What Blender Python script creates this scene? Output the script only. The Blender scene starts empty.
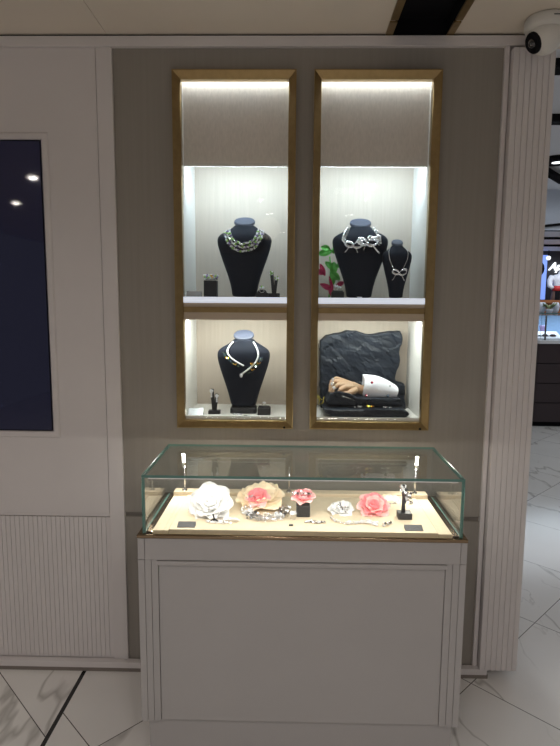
import bpy, bmesh, math, random
from mathutils import Vector, Matrix, noise, Quaternion
random.seed(7)
S = bpy.context.scene
COL = S.collection
PI = math.pi

# ------------------------------------------------------------------ camera
F_PX, CAM_H, CAM_D = 560.0, 1.55, 2.2
PITCH, YAW, ROLL = math.radians(7.121), math.radians(1.069), math.radians(0.426)
_F = Vector((-math.sin(YAW)*math.cos(PITCH), math.cos(YAW)*math.cos(PITCH), -math.sin(PITCH)))
_R = Vector((math.cos(YAW), math.sin(YAW), 0)); _U = _R.cross(_F)
_R2 = _R*math.cos(ROLL) + _U*math.sin(ROLL); _U2 = _U*math.cos(ROLL) - _R*math.sin(ROLL)
CAMP = Vector((0, -CAM_D, CAM_H))
cam_data = bpy.data.cameras.new('camera'); cam = bpy.data.objects.new('camera', cam_data)
COL.objects.link(cam); S.camera = cam
m = Matrix((_R2, _U2, -_F)).transposed().to_4x4(); m.translation = CAMP
cam.matrix_world = m
cam_data.sensor_fit = 'HORIZONTAL'; cam_data.sensor_width = 36; cam_data.lens = 36*F_PX/560
cam_data.clip_start = .02; cam_data.clip_end = 100

def at(x, y, Y):
    """survey of the photo: the point at depth Y (metres from the wall) seen at x, y"""
    d = _F + _R2*((x-280)/F_PX) - _U2*((y-373)/F_PX)
    return CAMP + d*((Y-CAMP.y)/d.y)

# ------------------------------------------------------------------ materials
MATS = {}
def srgb(r, g, b):
    f = lambda c: ((c/255)/12.92 if c/255 <= .04045 else ((c/255+.055)/1.055)**2.4)
    return (f(r), f(g), f(b), 1)
def mat(name, col, rough=.5, metal=0, emit=None, strength=0, spec=.5, coat=0, bump=None, var=None, sheen=0, ssw=0):
    """bump=(scale, strength, stretch xyz)   var=(scale, amount, stretch xyz)"""
    mt = bpy.data.materials.new(name); mt.use_nodes = True
    nt = mt.node_tree; b = nt.nodes['Principled BSDF']
    b.inputs['Base Color'].default_value = col; b.inputs['Roughness'].default_value = rough
    b.inputs['Metallic'].default_value = metal; b.inputs['Specular IOR Level'].default_value = spec
    b.inputs['Coat Weight'].default_value = coat; b.inputs['Coat Roughness'].default_value = .08
    if sheen: b.inputs['Sheen Weight'].default_value = sheen
    if ssw:
        b.inputs['Subsurface Weight'].default_value = ssw; b.inputs['Subsurface Scale'].default_value = .01
    if emit:
        b.inputs['Emission Color'].default_value = emit; b.inputs['Emission Strength'].default_value = strength
    def tex(scale, stretch):
        tc = nt.nodes.new('ShaderNodeTexCoord'); mp = nt.nodes.new('ShaderNodeMapping')
        mp.inputs['Scale'].default_value = stretch
        n = nt.nodes.new('ShaderNodeTexNoise'); n.inputs['Scale'].default_value = scale; n.inputs['Detail'].default_value = 4
        nt.links.new(tc.outputs['Object'], mp.inputs['Vector']); nt.links.new(mp.outputs[0], n.inputs['Vector'])
        return n
    if bump:
        n = tex(bump[0], bump[2]); bp = nt.nodes.new('ShaderNodeBump')
        bp.inputs['Strength'].default_value = bump[1]; bp.inputs['Distance'].default_value = .002
        nt.links.new(n.outputs['Fac'], bp.inputs['Height']); nt.links.new(bp.outputs[0], b.inputs['Normal'])
    if var:
        n = tex(var[0], var[2]); r = nt.nodes.new('ShaderNodeMapRange')
        r.inputs['From Min'].default_value = .3; r.inputs['From Max'].default_value = .7
        r.inputs['To Min'].default_value = 1-var[1]; r.inputs['To Max'].default_value = 1+var[1]
        nt.links.new(n.outputs['Fac'], r.inputs['Value'])
        h = nt.nodes.new('ShaderNodeVectorMath'); h.operation = 'SCALE'; h.inputs[0].default_value = col[:3]
        nt.links.new(r.outputs[0], h.inputs['Scale']); nt.links.new(h.outputs[0], b.inputs['Base Color'])
    MATS[name] = mt
    return mt

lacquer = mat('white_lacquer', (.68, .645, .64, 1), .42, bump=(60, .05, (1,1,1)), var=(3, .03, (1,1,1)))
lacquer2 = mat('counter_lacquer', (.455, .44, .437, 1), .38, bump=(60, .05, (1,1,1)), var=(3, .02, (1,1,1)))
greypanel = mat('taupe_wallcovering', (.285, .262, .232, 1), .6, bump=(120, .15, (1,1,.03)), var=(90, .035, (1,1,.02)))
linen = mat('linen_wallpaper', (.47, .405, .34, 1), .85, bump=(220, .2, (1,1,.06)), var=(130, .045, (1,1,.03)))
valmat = mat('valance_fabric', (.64, .585, .52, 1), .9, bump=(250, .3, (1,1,.3)), var=(160, .06, (1,1,.3)))
bronze = mat('brushed_bronze', (.32, .225, .105, 1), .30, metal=.9, bump=(60, .15, (.05,1,1)), var=(40, .08, (1,1,1)))
bronze2 = mat('polished_bronze', (.27, .20, .13, 1), .14, metal=1)
nichewhite = mat('niche_lining', (.74, .73, .70, 1), .5)
beigestrip = mat('beige_strip', (.48, .40, .31, 1), .6)
ceilm = mat('ceiling_paint', (.70, .63, .54, 1), .75, var=(1.5, .03, (1,1,1)))
blackm = mat('matte_black', (.006, .006, .008, 1), .8, spec=.15)
gapshade = mat('gap_shade', (.02, .018, .017, 1), .8)  # near-black colour stands in for the shade in the gap below the ceiling
bustm = mat('navy_leatherette', (.010, .013, .023, 1),   .6, spec=.15, bump=(300, .15, (1,1,1)))
litcapm = mat('lit_cap_leatherette', (.055, .063, .095, 1), .5, bump=(300, .1, (1,1,1)))  # same leatherette, lightened to paint in the light falling on the cap
plush = mat('black_suede', (.012, .012, .014, 1), .55)
silver = mat('silver', (.86, .86, .88, 1), .18, metal=1)
gem = mat('clear_gem', (.78, .79, .83, 1), .28, metal=.5, spec=1)
goldgrey = mat('champagne_stone', (.55, .47, .36, 1), .3, metal=.4)
glintdark = mat('glint_dark_silver', (.30, .30, .32, 1), .2, metal=1)  # dark tone mixed among the stones to paint their sparkle contrast
greengem = mat('peridot_gem', (.45, .78, .22, 1), .08, metal=.3, spec=1, coat=1)
violetgem = mat('violet_gem', (.42, .32, .62, 1), .08, metal=.3, spec=1, coat=1)
darkgem = mat('dark_green_gem', (.05, .10, .06, 1), .08, metal=.3, spec=1, coat=1)
redgem = mat('red_gem', (.35, .01, .05, 1), .15, coat=1)
bluegem = mat('slate_gem', (.05, .09, .14, 1), .15, coat=1)
goldm = mat('yellow_gold', (.9, .55, .08, 1), .2, metal=1)
yellowgem = mat('yellow_enamel', (.85, .72, .05, 1), .25, coat=1)
pearlm = mat('white_pearl', (.85, .86, .9, 1), .22, coat=.6)
rockm = mat('dark_slate', (.010, .014, .022, 1), .5, spec=.3, bump=(30, .8, (1,1,2.2)), var=(12, .3, (1,1,3)))
skinm = mat('mannequin_skin', (.42, .27, .16, 1), .45, ssw=.05)
shirt = mat('white_shirt_cloth', (.84, .86, .93, 1), .8, bump=(180, .2, (1,1,1)))
whitepetal = mat('white_petal', (.80, .80, .79, 1), .75)
creampetal = mat('cream_petal', (.92, .76, .54, 1), .7, ssw=.05)
pinkpetal = mat('pink_petal', (.86, .27, .29, 1), .6, ssw=.05)
rosepetal = mat('pale_pink_petal', (.90, .52, .50, 1), .6, ssw=.05)
bedm = mat('cream_suede', (.62, .52, .37, 1), .85, bump=(200, .2, (1,1,1)), var=(60, .04, (1,1,1)))
cardm = mat('charcoal_card', (.05, .05, .055, 1), .45)
cardw = mat('silver_card', (.55, .58, .62, 1), .25, metal=.6)
greenleaf = mat('green_paper', (.10, .45, .06, 1), .5)
pinkpaper = mat('magenta_paper', (.50, .02, .10, 1), .5)
glassedge = mat('green_glass_edge', (.10, .24, .21, 1), .25, coat=.5)
camwhite = mat('camera_white', (.66, .64, .60, 1), .35)
lensm = mat('lens_glass', (.01, .01, .012, 1), .05, coat=1)
screenm = mat('screen_glass', (.006, .007, .022, 1), .035, emit=(.012, .016, .085, 1), strength=.10, spec=.6)
ledcool = mat('led_diffuser', (.9, .9, .9, 1), .5, emit=(.86, .95, 1, 1), strength=9)
edgeglow = mat('edge_glow', (.8, .85, .9, 1), .4, emit=(.72, .80, .95, 1), strength=.55)  # bright white of the shelf front put into the material as emission
ledwarm = mat('lamp_diffuser', (.9, .9, .9, 1), .5, emit=(1, .93, .80, 1), strength=60)
roomlamp = mat('room_lamp_diffuser', (.9, .9, .9, 1), .5, emit=(1, .95, .88, 1), strength=12)
woodm = mat('orange_wood', (.35, .12, .04, 1), .5)
drawerm = mat('dark_drawer', (.035, .022, .026, 1), .4)
mallwhite = mat('mall_white', (.72, .73, .76, 1), .6)
mallblue = mat('mall_glow_panel', (.2, .3, .6, 1), .4, emit=(.22, .36, .95, 1), strength=.9)
malldark = mat('mall_dark_wall', (.045, .042, .048, 1), .5)
mallledge = mat('mall_fascia', (.60, .66, .76, 1), .5)
signm = mat('sign_letters', (.9, .9, .9, 1), .5, emit=(.9, .97, 1, 1), strength=1.6)
goodsblue = mat('pale_blue_cloth', (.30, .48, .75, 1), .6)
goodswhite = mat('white_cushion', (.78, .80, .88, 1), .6)
goodsdark = mat('plum_frame', (.06, .03, .05, 1), .25, coat=.5)
redcloth = mat('red_cloth', (.55, .03, .03, 1), .6)
plantm = mat('dusty_green', (.20, .24, .11, 1), .7)
brownskin = mat('brown_fabric', (.13, .07, .05, 1), .7)

def glass_mat(name, tint, ior=1.45):
    mt = bpy.data.materials.new(name); mt.use_nodes = True; nt = mt.node_tree
    nt.nodes.clear(); out = nt.nodes.new('ShaderNodeOutputMaterial')
    mx = nt.nodes.new('ShaderNodeMixShader'); fr = nt.nodes.new('ShaderNodeFresnel'); fr.inputs['IOR'].default_value = ior
    tr = nt.nodes.new('ShaderNodeBsdfTransparent'); tr.inputs[0].default_value = tint
    gl = nt.nodes.new('ShaderNodeBsdfGlossy'); gl.inputs['Roughness'].default_value = 0.0
    gm = nt.nodes.new('ShaderNodeNewGeometry'); mi = nt.nodes.new('ShaderNodeMix'); mi.data_type = 'FLOAT'
    # the fresnel node sees the back of a thin pane as the inside of solid glass: use the front value there too
    fr2 = nt.nodes.new('ShaderNodeFresnel'); fr2.inputs['IOR'].default_value = 1/ior
    nt.links.new(gm.outputs['Backfacing'], mi.inputs[0]); nt.links.new(fr.outputs[0], mi.inputs[2]); nt.links.new(fr2.outputs[0], mi.inputs[3])
    nt.links.new(mi.outputs[0], mx.inputs[0]); nt.links.new(tr.outputs[0], mx.inputs[1]); nt.links.new(gl.outputs[0], mx.inputs[2])
    nt.links.new(mx.outputs[0], out.inputs[0]); MATS[name] = mt
    return mt
clearglass = glass_mat('clear_glass', (.975, .99, .985, 1))
doorglass = glass_mat('door_glass', (.99, .995, .99, 1), 1.28)

def marble_mat():
    mt = bpy.data.materials.new('marble_tiles'); mt.use_nodes = True; nt = mt.node_tree; N = nt.nodes.new; L = nt.links.new
    b = nt.nodes['Principled BSDF']; b.inputs['Roughness'].default_value = .16; b.inputs['Specular IOR Level'].default_value = .5
    tc = N('ShaderNodeTexCoord'); sx = N('ShaderNodeSeparateXYZ'); L(tc.outputs['Object'], sx.inputs[0])
    def M(op, a, bb=None, c=None):
        n = N('ShaderNodeMath'); n.operation = op
        for i, v in enumerate((a, bb, c)):
            if v is None: continue
            if isinstance(v, (int, float)): n.inputs[i].default_value = v
            else: L(v, n.inputs[i])
        return n.outputs[0]
    X, Y = sx.outputs[0], sx.outputs[1]
    left = M('LESS_THAN', X, -.857)
    # joints run along both diagonals; the pattern is shifted beyond the black inlay strip
    u = M('ADD', M('ADD', X, Y), M('MULTIPLY', left, .135)); v = M('SUBTRACT', X, Y)
    def joint(c, off, per, hw):
        t = M('DIVIDE', M('SUBTRACT', c, off), per)
        fr = M('ABSOLUTE', M('SUBTRACT', t, M('ROUND', t)))
        return M('LESS_THAN', fr, hw/per), M('ROUND', M('SUBTRACT', t, .5))
    ju, iu = joint(u, -1.117, .911, .0026); jv, iv = joint(v, -.24, 1.05, .0026)
    jt = M('MAXIMUM', ju, jv)
    strip = M('LESS_THAN', M('ABSOLUTE', M('SUBTRACT', X, -.858)), .0083)
    # veins, different in each tile
    cell = N('ShaderNodeCombineXYZ'); L(M('MULTIPLY', iu, 3.7), cell.inputs[0]); L(M('MULTIPLY', iv, 5.3), cell.inputs[1])
    va = N('ShaderNodeVectorMath'); va.operation = 'ADD'; L(tc.outputs['Object'], va.inputs[0]); L(cell.outputs[0], va.inputs[1])
    def vein(scale, w, dist, rot):
        mp = N('ShaderNodeMapping'); mp.inputs['Rotation'].default_value = (0, 0, rot); mp.inputs['Scale'].default_value = (1, .35, 1)
        L(va.outputs[0], mp.inputs[0])
        n = N('ShaderNodeTexNoise'); n.inputs['Scale'].default_value = scale; n.inputs['Detail'].default_value = 5
        n.inputs['Distortion'].default_value = dist; n.inputs['Roughness'].default_value = .5; L(mp.outputs[0], n.inputs['Vector'])
        a = M('ABSOLUTE', M('SUBTRACT', n.outputs['Fac'], .5))
        r = N('ShaderNodeMapRange'); r.inputs['From Min'].default_value = 0; r.inputs['From Max'].default_value = w
        r.inputs['To Min'].default_value = 1; r.inputs['To Max'].default_value = 0; L(a, r.inputs[0])
        return r.outputs[0]
    v1 = vein(1.1, .0085, .25, .5); v2 = vein(2.2, .006, .4, -.6)
    msk = N('ShaderNodeTexNoise'); msk.inputs['Scale'].default_value = 1.3; L(va.outputs[0], msk.inputs['Vector'])
    ms = N('ShaderNodeMapRange'); ms.inputs['From Min'].default_value = .47; ms.inputs['From Max'].default_value = .6; L(msk.outputs['Fac'], ms.inputs[0])
    vv = M('MINIMUM', M('ADD', M('MULTIPLY', v1, .55), M('MULTIPLY', M('MULTIPLY', v2, ms.outputs[0]), .5)), 1)
    cl = N('ShaderNodeTexNoise'); cl.inputs['Scale'].default_value = 2; cl.inputs['Detail'].default_value = 6; L(va.outputs[0], cl.inputs['Vector'])
    c0 = N('ShaderNodeMix'); c0.data_type = 'RGBA'; c0.inputs[6].default_value = (.74, .73, .71, 1); c0.inputs[7].default_value = (.88, .86, .83, 1); L(cl.outputs['Fac'], c0.inputs[0])
    c1 = N('ShaderNodeMix'); c1.data_type = 'RGBA'; L(vv, c1.inputs[0]); L(c0.outputs[2], c1.inputs[6]); c1.inputs[7].default_value = (.25, .235, .21, 1)
    c2 = N('ShaderNodeMix'); c2.data_type = 'RGBA'; L(jt, c2.inputs[0]); L(c1.outputs[2], c2.inputs[6]); c2.inputs[7].default_value = (.10, .09, .085, 1)
    c3 = N('ShaderNodeMix'); c3.data_type = 'RGBA'; L(strip, c3.inputs[0]); L(c2.outputs[2], c3.inputs[6]); c3.inputs[7].default_value = (.012, .012, .012, 1)
    L(c3.outputs[2], b.inputs['Base Color'])
    return mt
marble = marble_mat()

# ------------------------------------------------------------------ mesh builder
class MB:
    def __init__(s): s.bm = bmesh.new(); s.mi = 0
    def _add(s, vs, fs, smooth=False):
        bv = [s.bm.verts.new(v) for v in vs]
        for f in fs:
            try: fc = s.bm.faces.new([bv[i] for i in f])
            except ValueError: continue
            fc.material_index = s.mi; fc.smooth = smooth
        return s
    def box(s, x0, x1, y0, y1, z0, z1):
        v = [(x, y, z) for x in (x0, x1) for y in (y0, y1) for z in (z0, z1)]
        return s._add(v, [(0,1,3,2),(4,6,7,5),(0,4,5,1),(2,3,7,6),(0,2,6,4),(1,5,7,3)])
    def pane(s, x0, x1, y0, y1, z0, z1):
        """glass slab: material 0 on the two broad faces, 1 on the edges"""
        d = (x1-x0, y1-y0, z1-z0); ax = d.index(min(d)); s.box(x0, x1, y0, y1, z0, z1)
        s.bm.faces.ensure_lookup_table()
        for i, f in enumerate(list(s.bm.faces)[-6:]): f.material_index = 0 if i//2 == ax else 1
        return s
    def prism(s, pts, ax, a, b):
        """pts: outline in the two other axes; ax 'x','y','z' is the extrusion axis"""
        n = len(pts)
        def P(p, t): return {'x': (t, p[0], p[1]), 'y': (p[0], t, p[1]), 'z': (p[0], p[1], t)}[ax]
        v = [P(p, a) for p in pts] + [P(p, b) for p in pts]
        return s._add(v, [tuple(range(n)), tuple(range(2*n-1, n-1, -1))] + [(i, (i+1) % n, n+(i+1) % n, n+i) for i in range(n)])
    def loft(s, rings, cap=True, smooth=True, closed=False):
        n = len(rings[0]); v = [p for r in rings for p in r]; fs = []
        R_ = len(rings); last = R_ if closed else R_-1
        for k in range(last):
            a, b = k*n, ((k+1) % R_)*n
            fs += [(a+i, a+(i+1) % n, b+(i+1) % n, b+i) for i in range(n)]
        if cap and not closed: fs += [tuple(range(n))[::-1], tuple(range((R_-1)*n, R_*n))]
        return s._add(v, fs, smooth)
    def tube(s, pts, r, seg=8, closed=False, smooth=True):
        pts = [Vector(p) for p in pts]; n = len(pts)
        rr = r if isinstance(r, (list, tuple)) else [r]*n
        rings = []; up = None
        for i, p in enumerate(pts):
            if closed: t = pts[(i+1) % n]-pts[i-1]
            else: t = pts[min(i+1, n-1)]-pts[max(i-1, 0)]
            if t.length < 1e-9: t = Vector((0, 0, 1))
            t.normalize()
            if up is None:
                up = Vector((0, 0, 1)) if abs(t.z) < .9 else Vector((0, 1, 0))
            a = t.cross(up)
            if a.length < 1e-6: a = t.orthogonal()
            a.normalize(); b = a.cross(t); up = b
            rings.append([p + (a*math.cos(2*PI*k/seg)+b*math.sin(2*PI*k/seg))*rr[i] for k in range(seg)])
        return s.loft(rings, True, smooth, closed)
    def cyl(s, p0, p1, r0, r1=None, seg=16, smooth=True):
        r1 = r0 if r1 is None else r1
        return s.tube([p0, p1], [r0, r1], seg, False, smooth)
    def ball(s, c, r, seg=12, sc=(1,1,1)):
        c = Vector(c); rings = []
        m_ = max(4, seg//2)
        for j in range(1, m_):
            th = PI*j/m_
            rings.append([c+Vector((sc[0]*r*math.sin(th)*math.cos(2*PI*k/seg), sc[1]*r*math.sin(th)*math.sin(2*PI*k/seg), sc[2]*r*math.cos(th))) for k in range(seg)])
        return s.loft(rings[::-1], True, True)
    def jewel(s, c, r):
        """a cut stone: faceted octahedron, randomly turned"""
        c = Vector(c); q = Quaternion((random.random()-.5, random.random()-.5, random.random()-.5, random.random()-.5)).normalized()
        v = [c + q @ (Vector(d)*r) for d in ((1,0,0),(-1,0,0),(0,1,0),(0,-1,0),(0,0,1),(0,0,-1))]
        return s._add(v, [(0,2,4),(2,1,4),(1,3,4),(3,0,4),(2,0,5),(1,2,5),(3,1,5),(0,3,5)])
    def lathe(s, prof, c=(0,0,0), seg=24, smooth=True):
        c = Vector(c)
        return s.loft([[c+Vector((r*math.cos(2*PI*k/seg), r*math.sin(2*PI*k/seg), z)) for k in range(seg)] for r, z in prof], True, smooth)
    def frame(s, x0, x1, z0, z1, prof):
        """mitred rectangular frame in the wall plane; prof = [(outward offset, y), ...] closed"""
        rings = []
        for sx, sz, X, Z in ((-1,-1,x0,z0),(1,-1,x1,z0),(1,1,x1,z1),(-1,1,x0,z1)):
            rings.append([(X+sx*o, y, Z+sz*o) for o, y in prof])
        return s.loft(rings, False, False, True)
    def build(s, name, mats, parent=None, bevel=0, sub=0, solid=0, loc=None):
        bmesh.ops.recalc_face_normals(s.bm, faces=s.bm.faces[:])
        me = bpy.data.meshes.new(name); s.bm.to_mesh(me); s.bm.free()
        for m_ in (mats if isinstance(mats, (list, tuple)) else [mats]): me.materials.append(m_)
        o = bpy.data.objects.new(name, me); COL.objects.link(o)
        if parent: o.parent = parent
        if loc is not None: o.location = loc
        if solid:
            md = o.modifiers.new('solid', 'SOLIDIFY'); md.thickness = solid; md.offset = 0
        if bevel:
            md = o.modifiers.new('bevel', 'BEVEL'); md.width = bevel; md.segments = 2; md.limit_method = 'ANGLE'
        if sub:
            md = o.modifiers.new('sub', 'SUBSURF'); md.levels = sub; md.render_levels = sub
        return o

def tag(o, label, cat, group=None):
    o['label'] = label; o['category'] = cat
    if group: o['group'] = group
    return o
def thing(name, label, cat, loc=(0,0,0), group=None, rz=0):
    o = bpy.data.objects.new(name, None); COL.objects.link(o); o.location = loc; o.rotation_euler = (0, 0, rz)
    o.empty_display_size = .05
    return tag(o, label, cat, group)
def struct(o): o['kind'] = 'structure'; return o

# ------------------------------------------------------------------ room shell
CE = 2.531
YB = -9.0
fl = MB(); fl.box(-4.2, 7.5, YB, 10.5, -.06, 0)
struct(fl.build('floor', marble))

c = MB()   # shop ceiling with a slot for the black lighting channel
c.box(-4.2, -.692, YB, .40, CE, CE+.06); c.box(-.690, .355, YB, .40, CE, CE+.06)
c.box(.565, .957, YB, .40, CE, CE+.06); c.box(.957, 1.6, YB, .12, CE, CE+.06); c.box(1.6, 7.5, YB, -.6, CE, CE+.06)
c.box(.355, .565, YB, -3.0, CE, CE+.06); c.box(.355, .565, .03, .40, CE, CE+.06)
struct(c.build('ceiling', ceilm))
t = thing('lighting_channel', 'black recessed ceiling channel edged in bronze above the right niche', 'light channel', (.46, -1.5, CE))
q = MB(); q.box(-.105, .105, -1.5, 1.53, .055, .075); q.box(-.105, .105, 1.50, 1.529, .0, .06); q.box(-.107, -.100, -1.5, 1.53, .0, .06); q.box(.100, .107, -1.5, 1.53, .0, .06)
q.build('channel_box', blackm, t)
for sx in (-1, 1):
    for a, b in ((-1.5, 1.385), (1.400, 1.53)):
        q = MB(); q.box(min(sx*.098, sx*.124), max(sx*.098, sx*.124), a, b, -.006, 0); q.build('edge_strip', bronze, t)

# white lacquer wall on the left
PZ = .68
w = MB()
w.box(-4.2, -.738, .0, .10, PZ+.006, 2.487)
w.box(-4.2, -.738, .004, .10, PZ-.008, PZ+.006)
w.box(-4.2, -.735, .012, .10, .035, PZ-.008)
struct(w.build('wall_left', lacquer, bevel=.0015))
rb = MB(); x = -.7375
while x > -2.2:
    rb.box(x-.0174, x, .004, .013, .048, PZ-.012); x -= .0190
struct(rb.build('trim_1', lacquer))
q = MB(); q.box(-.7355, -.676, -.004, .10, .045, 2.487); struct(q.build('trim_2', lacquer, bevel=.0015))
q = MB(); q.frame(-1.95, -.954, 1.030, 2.157, [(0, .004), (0, -.001), (.004, -.006), (.022, -.006), (.028, -.001), (.028, .004)])
struct(q.build('trim_3', lacquer))
# the blank dark screen in its frame
t = thing('display_screen', 'dark navy blank wall screen recessed in the white panel on the left', 'screen', (-1.45, 0, 1.028))
q = MB(); q.box(-.499, .495, -.004, -.001, .003, 1.128); q.build('screen_panel', screenm, t)
q = MB(); q.frame(-.499, .495, .003, 1.128, [(-.004, -.0002), (-.004, -.0058), (-.0005, -.0058), (-.0005, -.0002)]); q.build('bezel', blackm, t)

# taupe wall with the two openings
NL = (-.4215, -.0165); NR = (.1065, .520)      # clear openings
Z0, Z1 = 1.082, 2.376
w = MB(); a, b = .008, .02
xs = [-.676, NL[0]-.012, NL[1]+.012, NR[0]-.012, NR[1]+.012, .775]
for i, (x0, x1) in enumerate(zip(xs[:-1], xs[1:])):
    if i in (1, 3):
        w.box(x0, x1, a, b, PZ+.010, Z0-.012); w.box(x0, x1, a, b, Z1+.012, 2.487)
    else: w.box(x0, x1, a, b, PZ+.010, 2.487)
w.box(-.676, .775, a, b, .04, PZ-.009)
struct(w.build('wall_back', greypanel))
w = MB(); w.box(-.676, .775, b-.002, b+.01, PZ-.0088, PZ+.0083); struct(w.build('trim_8', mat('seam_channel', (.20,.18,.16,1), .6)))
q = MB(); q.box(.7752, .7925, -.006, .10, .045, 2.487)
struct(q.build('trim_4', lacquer, bevel=.001))
q = MB()   # fluted pilaster at the wall's end
FX = [.7955+.1535*k/7 for k in range(8)]
for k in range(7): q.box(FX[k]+.0011, FX[k+1]-.0011, -.032, -.020, .044, 2.474)
q.box(.7960, .9485, -.0285, .10, .045, 2.4735)
struct(q.build('wall_end', lacquer, bevel=.0012))
q = MB(); q.box(-4.2, .957, -.012, .40, 2.4872, 2.523); struct(q.build('trim_5', lacquer, bevel=.002))
q = MB(); q.box(-4.2, .95, .0, .40, 2.523, 2.5305); struct(q.build('trim_6', gapshade))
q = MB(); q.box(-4.2, .83, -.026, .0035, .018, .044); struct(q.build('baseboard_back', lacquer, bevel=.002))
q = MB(); q.box(-4.2, .835, -.022, .39, .0, .018); struct(q.build('baseboard_left', mat('shaded_toe_strip', (.22,.19,.17,1), .6)))  # toe strip, its colour darkened to carry the shadow under the baseboard
q = MB()   # the wall's carcass behind
q.box(-4.2, -.676, .10, .40, .018, 2.487); q.box(.56, .947, .10, .40, .03, 2.487); q.box(.776, .947, .09, .1, .05, 2.487)
q.box(-.676, -.47, .022, .40, .03, 2.487) ; q.box(-.676, .56, .33, .40, .03, 2.487)
q.box(-.47, .56, .032, .33, .03, 1.05); q.box(.035, .070, .032, .33, 1.05, 2.45)
struct(q.build('wall_core', lacquer))

# ------------------------------------------------------------------ display niches
def area(name, loc, sx, sy, power, col, rot=(0,0,0), spread=PI):
    l = bpy.data.lights.new(name, 'AREA'); l.shape = 'RECTANGLE'; l.size = sx; l.size_y = sy; l.energy = power; l.color = col; l.spread = spread
    o = bpy.data.objects.new(name, l); COL.objects.link(o); o.location = loc; o.rotation_euler = rot
    return o
COOL = (.68, .87, 1.0); NEUT = (1, .98, .90)
SH = 1.572       # upper shelf top
VZ = 2.077       # bottom of the valance
def niche(x0, x1, label):
    cx = (x0+x1)/2; h = (x1-x0)/2
    t = thing('display_niche', label, 'display case', (cx, 0, Z0), 'bronze framed display niches in the taupe wall')
    q = MB(); q.frame(-h, h, 0, Z1-Z0, [(0, .028), (0, .003), (.002, .0), (.0255, -.018), (.0285, -.018), (.0285, .007), (.012, .007), (.012, .028)])
    q.build('frame', bronze, t)
    q = MB(); q.box(-h, h, .300, .312, .008, Z1-Z0+.02); q.build('back_panel', linen, t)
    for s in (-1, 1):
        q = MB(); q.box(min(s*h, s*(h+.01)), max(s*h, s*(h+.01)), .030, .312, .0, Z1-Z0+.02); q.build('side_panel', nichewhite, t)
    q = MB(); q.box(-h-.01, h+.01, .028, .312, Z1-Z0+.02, Z1-Z0+.03); q.build('top_panel', nichewhite, t)
    q = MB(); q.box(-h, h, .026, .300, -.004, .012); q.build('base_panel', nichewhite, t)
    q = MB(); q.box(-h, h, .010, .300, SH-.023-Z0, SH-Z0); sf = q.build('shelf', nichewhite, t)
    q = MB(); q.box(-h, h, .0035, .0098, SH-.023-Z0, SH-Z0); q.build('glow_edge', edgeglow, sf)
    q = MB(); q.box(-h, h, .008, .05, 1.5332-Z0, 1.5488-Z0); q.box(-h, h, .008, .05, 1.483-Z0, 1.5118-Z0); q.build('divider', beigestrip, t)
    q = MB(); q.box(-h, h, .0, .05, 1.512-Z0, 1.533-Z0); q.build('crossbar', bronze, t, bevel=.001)
    q = MB(); q.box(-h, h, .052, .066, VZ-Z0, Z1-Z0+.012); q.build('valance', valmat, t)
    q = MB(); q.box(-h+.003, h-.003, .012, .017, .002, 1.482-Z0); q.build('door_glass', doorglass, t)
    q = MB(); q.box(-h+.003, h-.003, .012, .017, SH+.001-Z0, VZ-Z0); q.build('door_glass', doorglass, t)
    q = MB(); q.box(-h+.004, h-.004, .030, .046, Z1-Z0+.009, Z1-Z0+.013); q.build('light_strip', ledcool, t)
    q = MB(); q.box(-h+.004, h-.004, .068, .084, VZ+.004-Z0, VZ+.010-Z0); q.build('light_strip', ledcool, t)
    q = MB(); q.box(-h+.004, h-.004, .052, .066, 1.487-Z0, 1.493-Z0); q.build('light_strip', ledcool, t)
    q = MB(); q.box(-h, h, .05, .30, 1.4935-Z0, 1.502-Z0); q.build('top_panel', nichewhite, t)
    q = MB(); q.cyl((h-.006, -.0195, -.022), (h-.006, -.0225, -.022), .0045); q.build('lock', blackm, t)
    area('niche_light', (cx, .034, Z1+.010), 2*h-.02, .010, .62, COOL, (math.radians(8), 0, 0))
    area('niche_light', (cx, .076, VZ+.002), 2*h-.02, .016, 2.75, COOL, (math.radians(60), 0, 0))
    area('niche_light', (cx, .059, 1.4855), 2*h-.02, .014, 1.9, (.94, 1, .93), (math.radians(25), 0, 0))
    return t
niche(*NL, 'left bronze framed wall niche holding two dark busts on two levels')
niche(*NR, 'right bronze framed wall niche holding the bow necklace bust and the slate rock')

# ------------------------------------------------------------------ busts and necklaces
SEC = [(0,.050,.036,.0), (.012,.050,.036,.0), (.04,.054,.038,.0), (.075,.063,.040,.0), (.11,.075,.042,-.001), (.146,.088,.046,-.001), (.185,.101,.049,-.002), (.215,.109,.050,-.002),
       (.236,.110,.048,0), (.250,.101,.044,.002), (.262,.080,.040,.005), (.272,.060,.036,.006), (.283,.045,.033,.007), (.292,.040,.031,.007)]
def sect(z):
    if z <= SEC[0][0]: return SEC[0][1:]
    for a, b in zip(SEC[:-1], SEC[1:]):
        if z <= b[0]:
            f = (z-a[0])/(b[0]-a[0]); return tuple(a[i]+(b[i]-a[i])*f for i in (1,2,3))
    return SEC[-1][1:]
NEXP = 2.5
def ring_(hw, hd, yc, z, n=28, e=NEXP):
    r = []
    for k in range(n):
        a = 2*PI*k/n; ca, sa = math.cos(a), math.sin(a)
        r.append(Vector((hw*math.copysign(abs(ca)**(2/e), ca), yc+hd*math.copysign(abs(sa)**(2/e), sa), z)))
    return r
def front(x, z, wx, hz, off=.003):
    """point on the front of a bust whose width, height were scaled by wx, hz (all local)"""
    hw, hd, yc = sect(z/hz); hw *= wx; hd *= wx**.5; yc *= wx
    u = min(1, abs(x)/hw)
    return Vector((x, yc-hd*(max(0, 1-u**NEXP))**(1/NEXP)-off, z))
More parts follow.
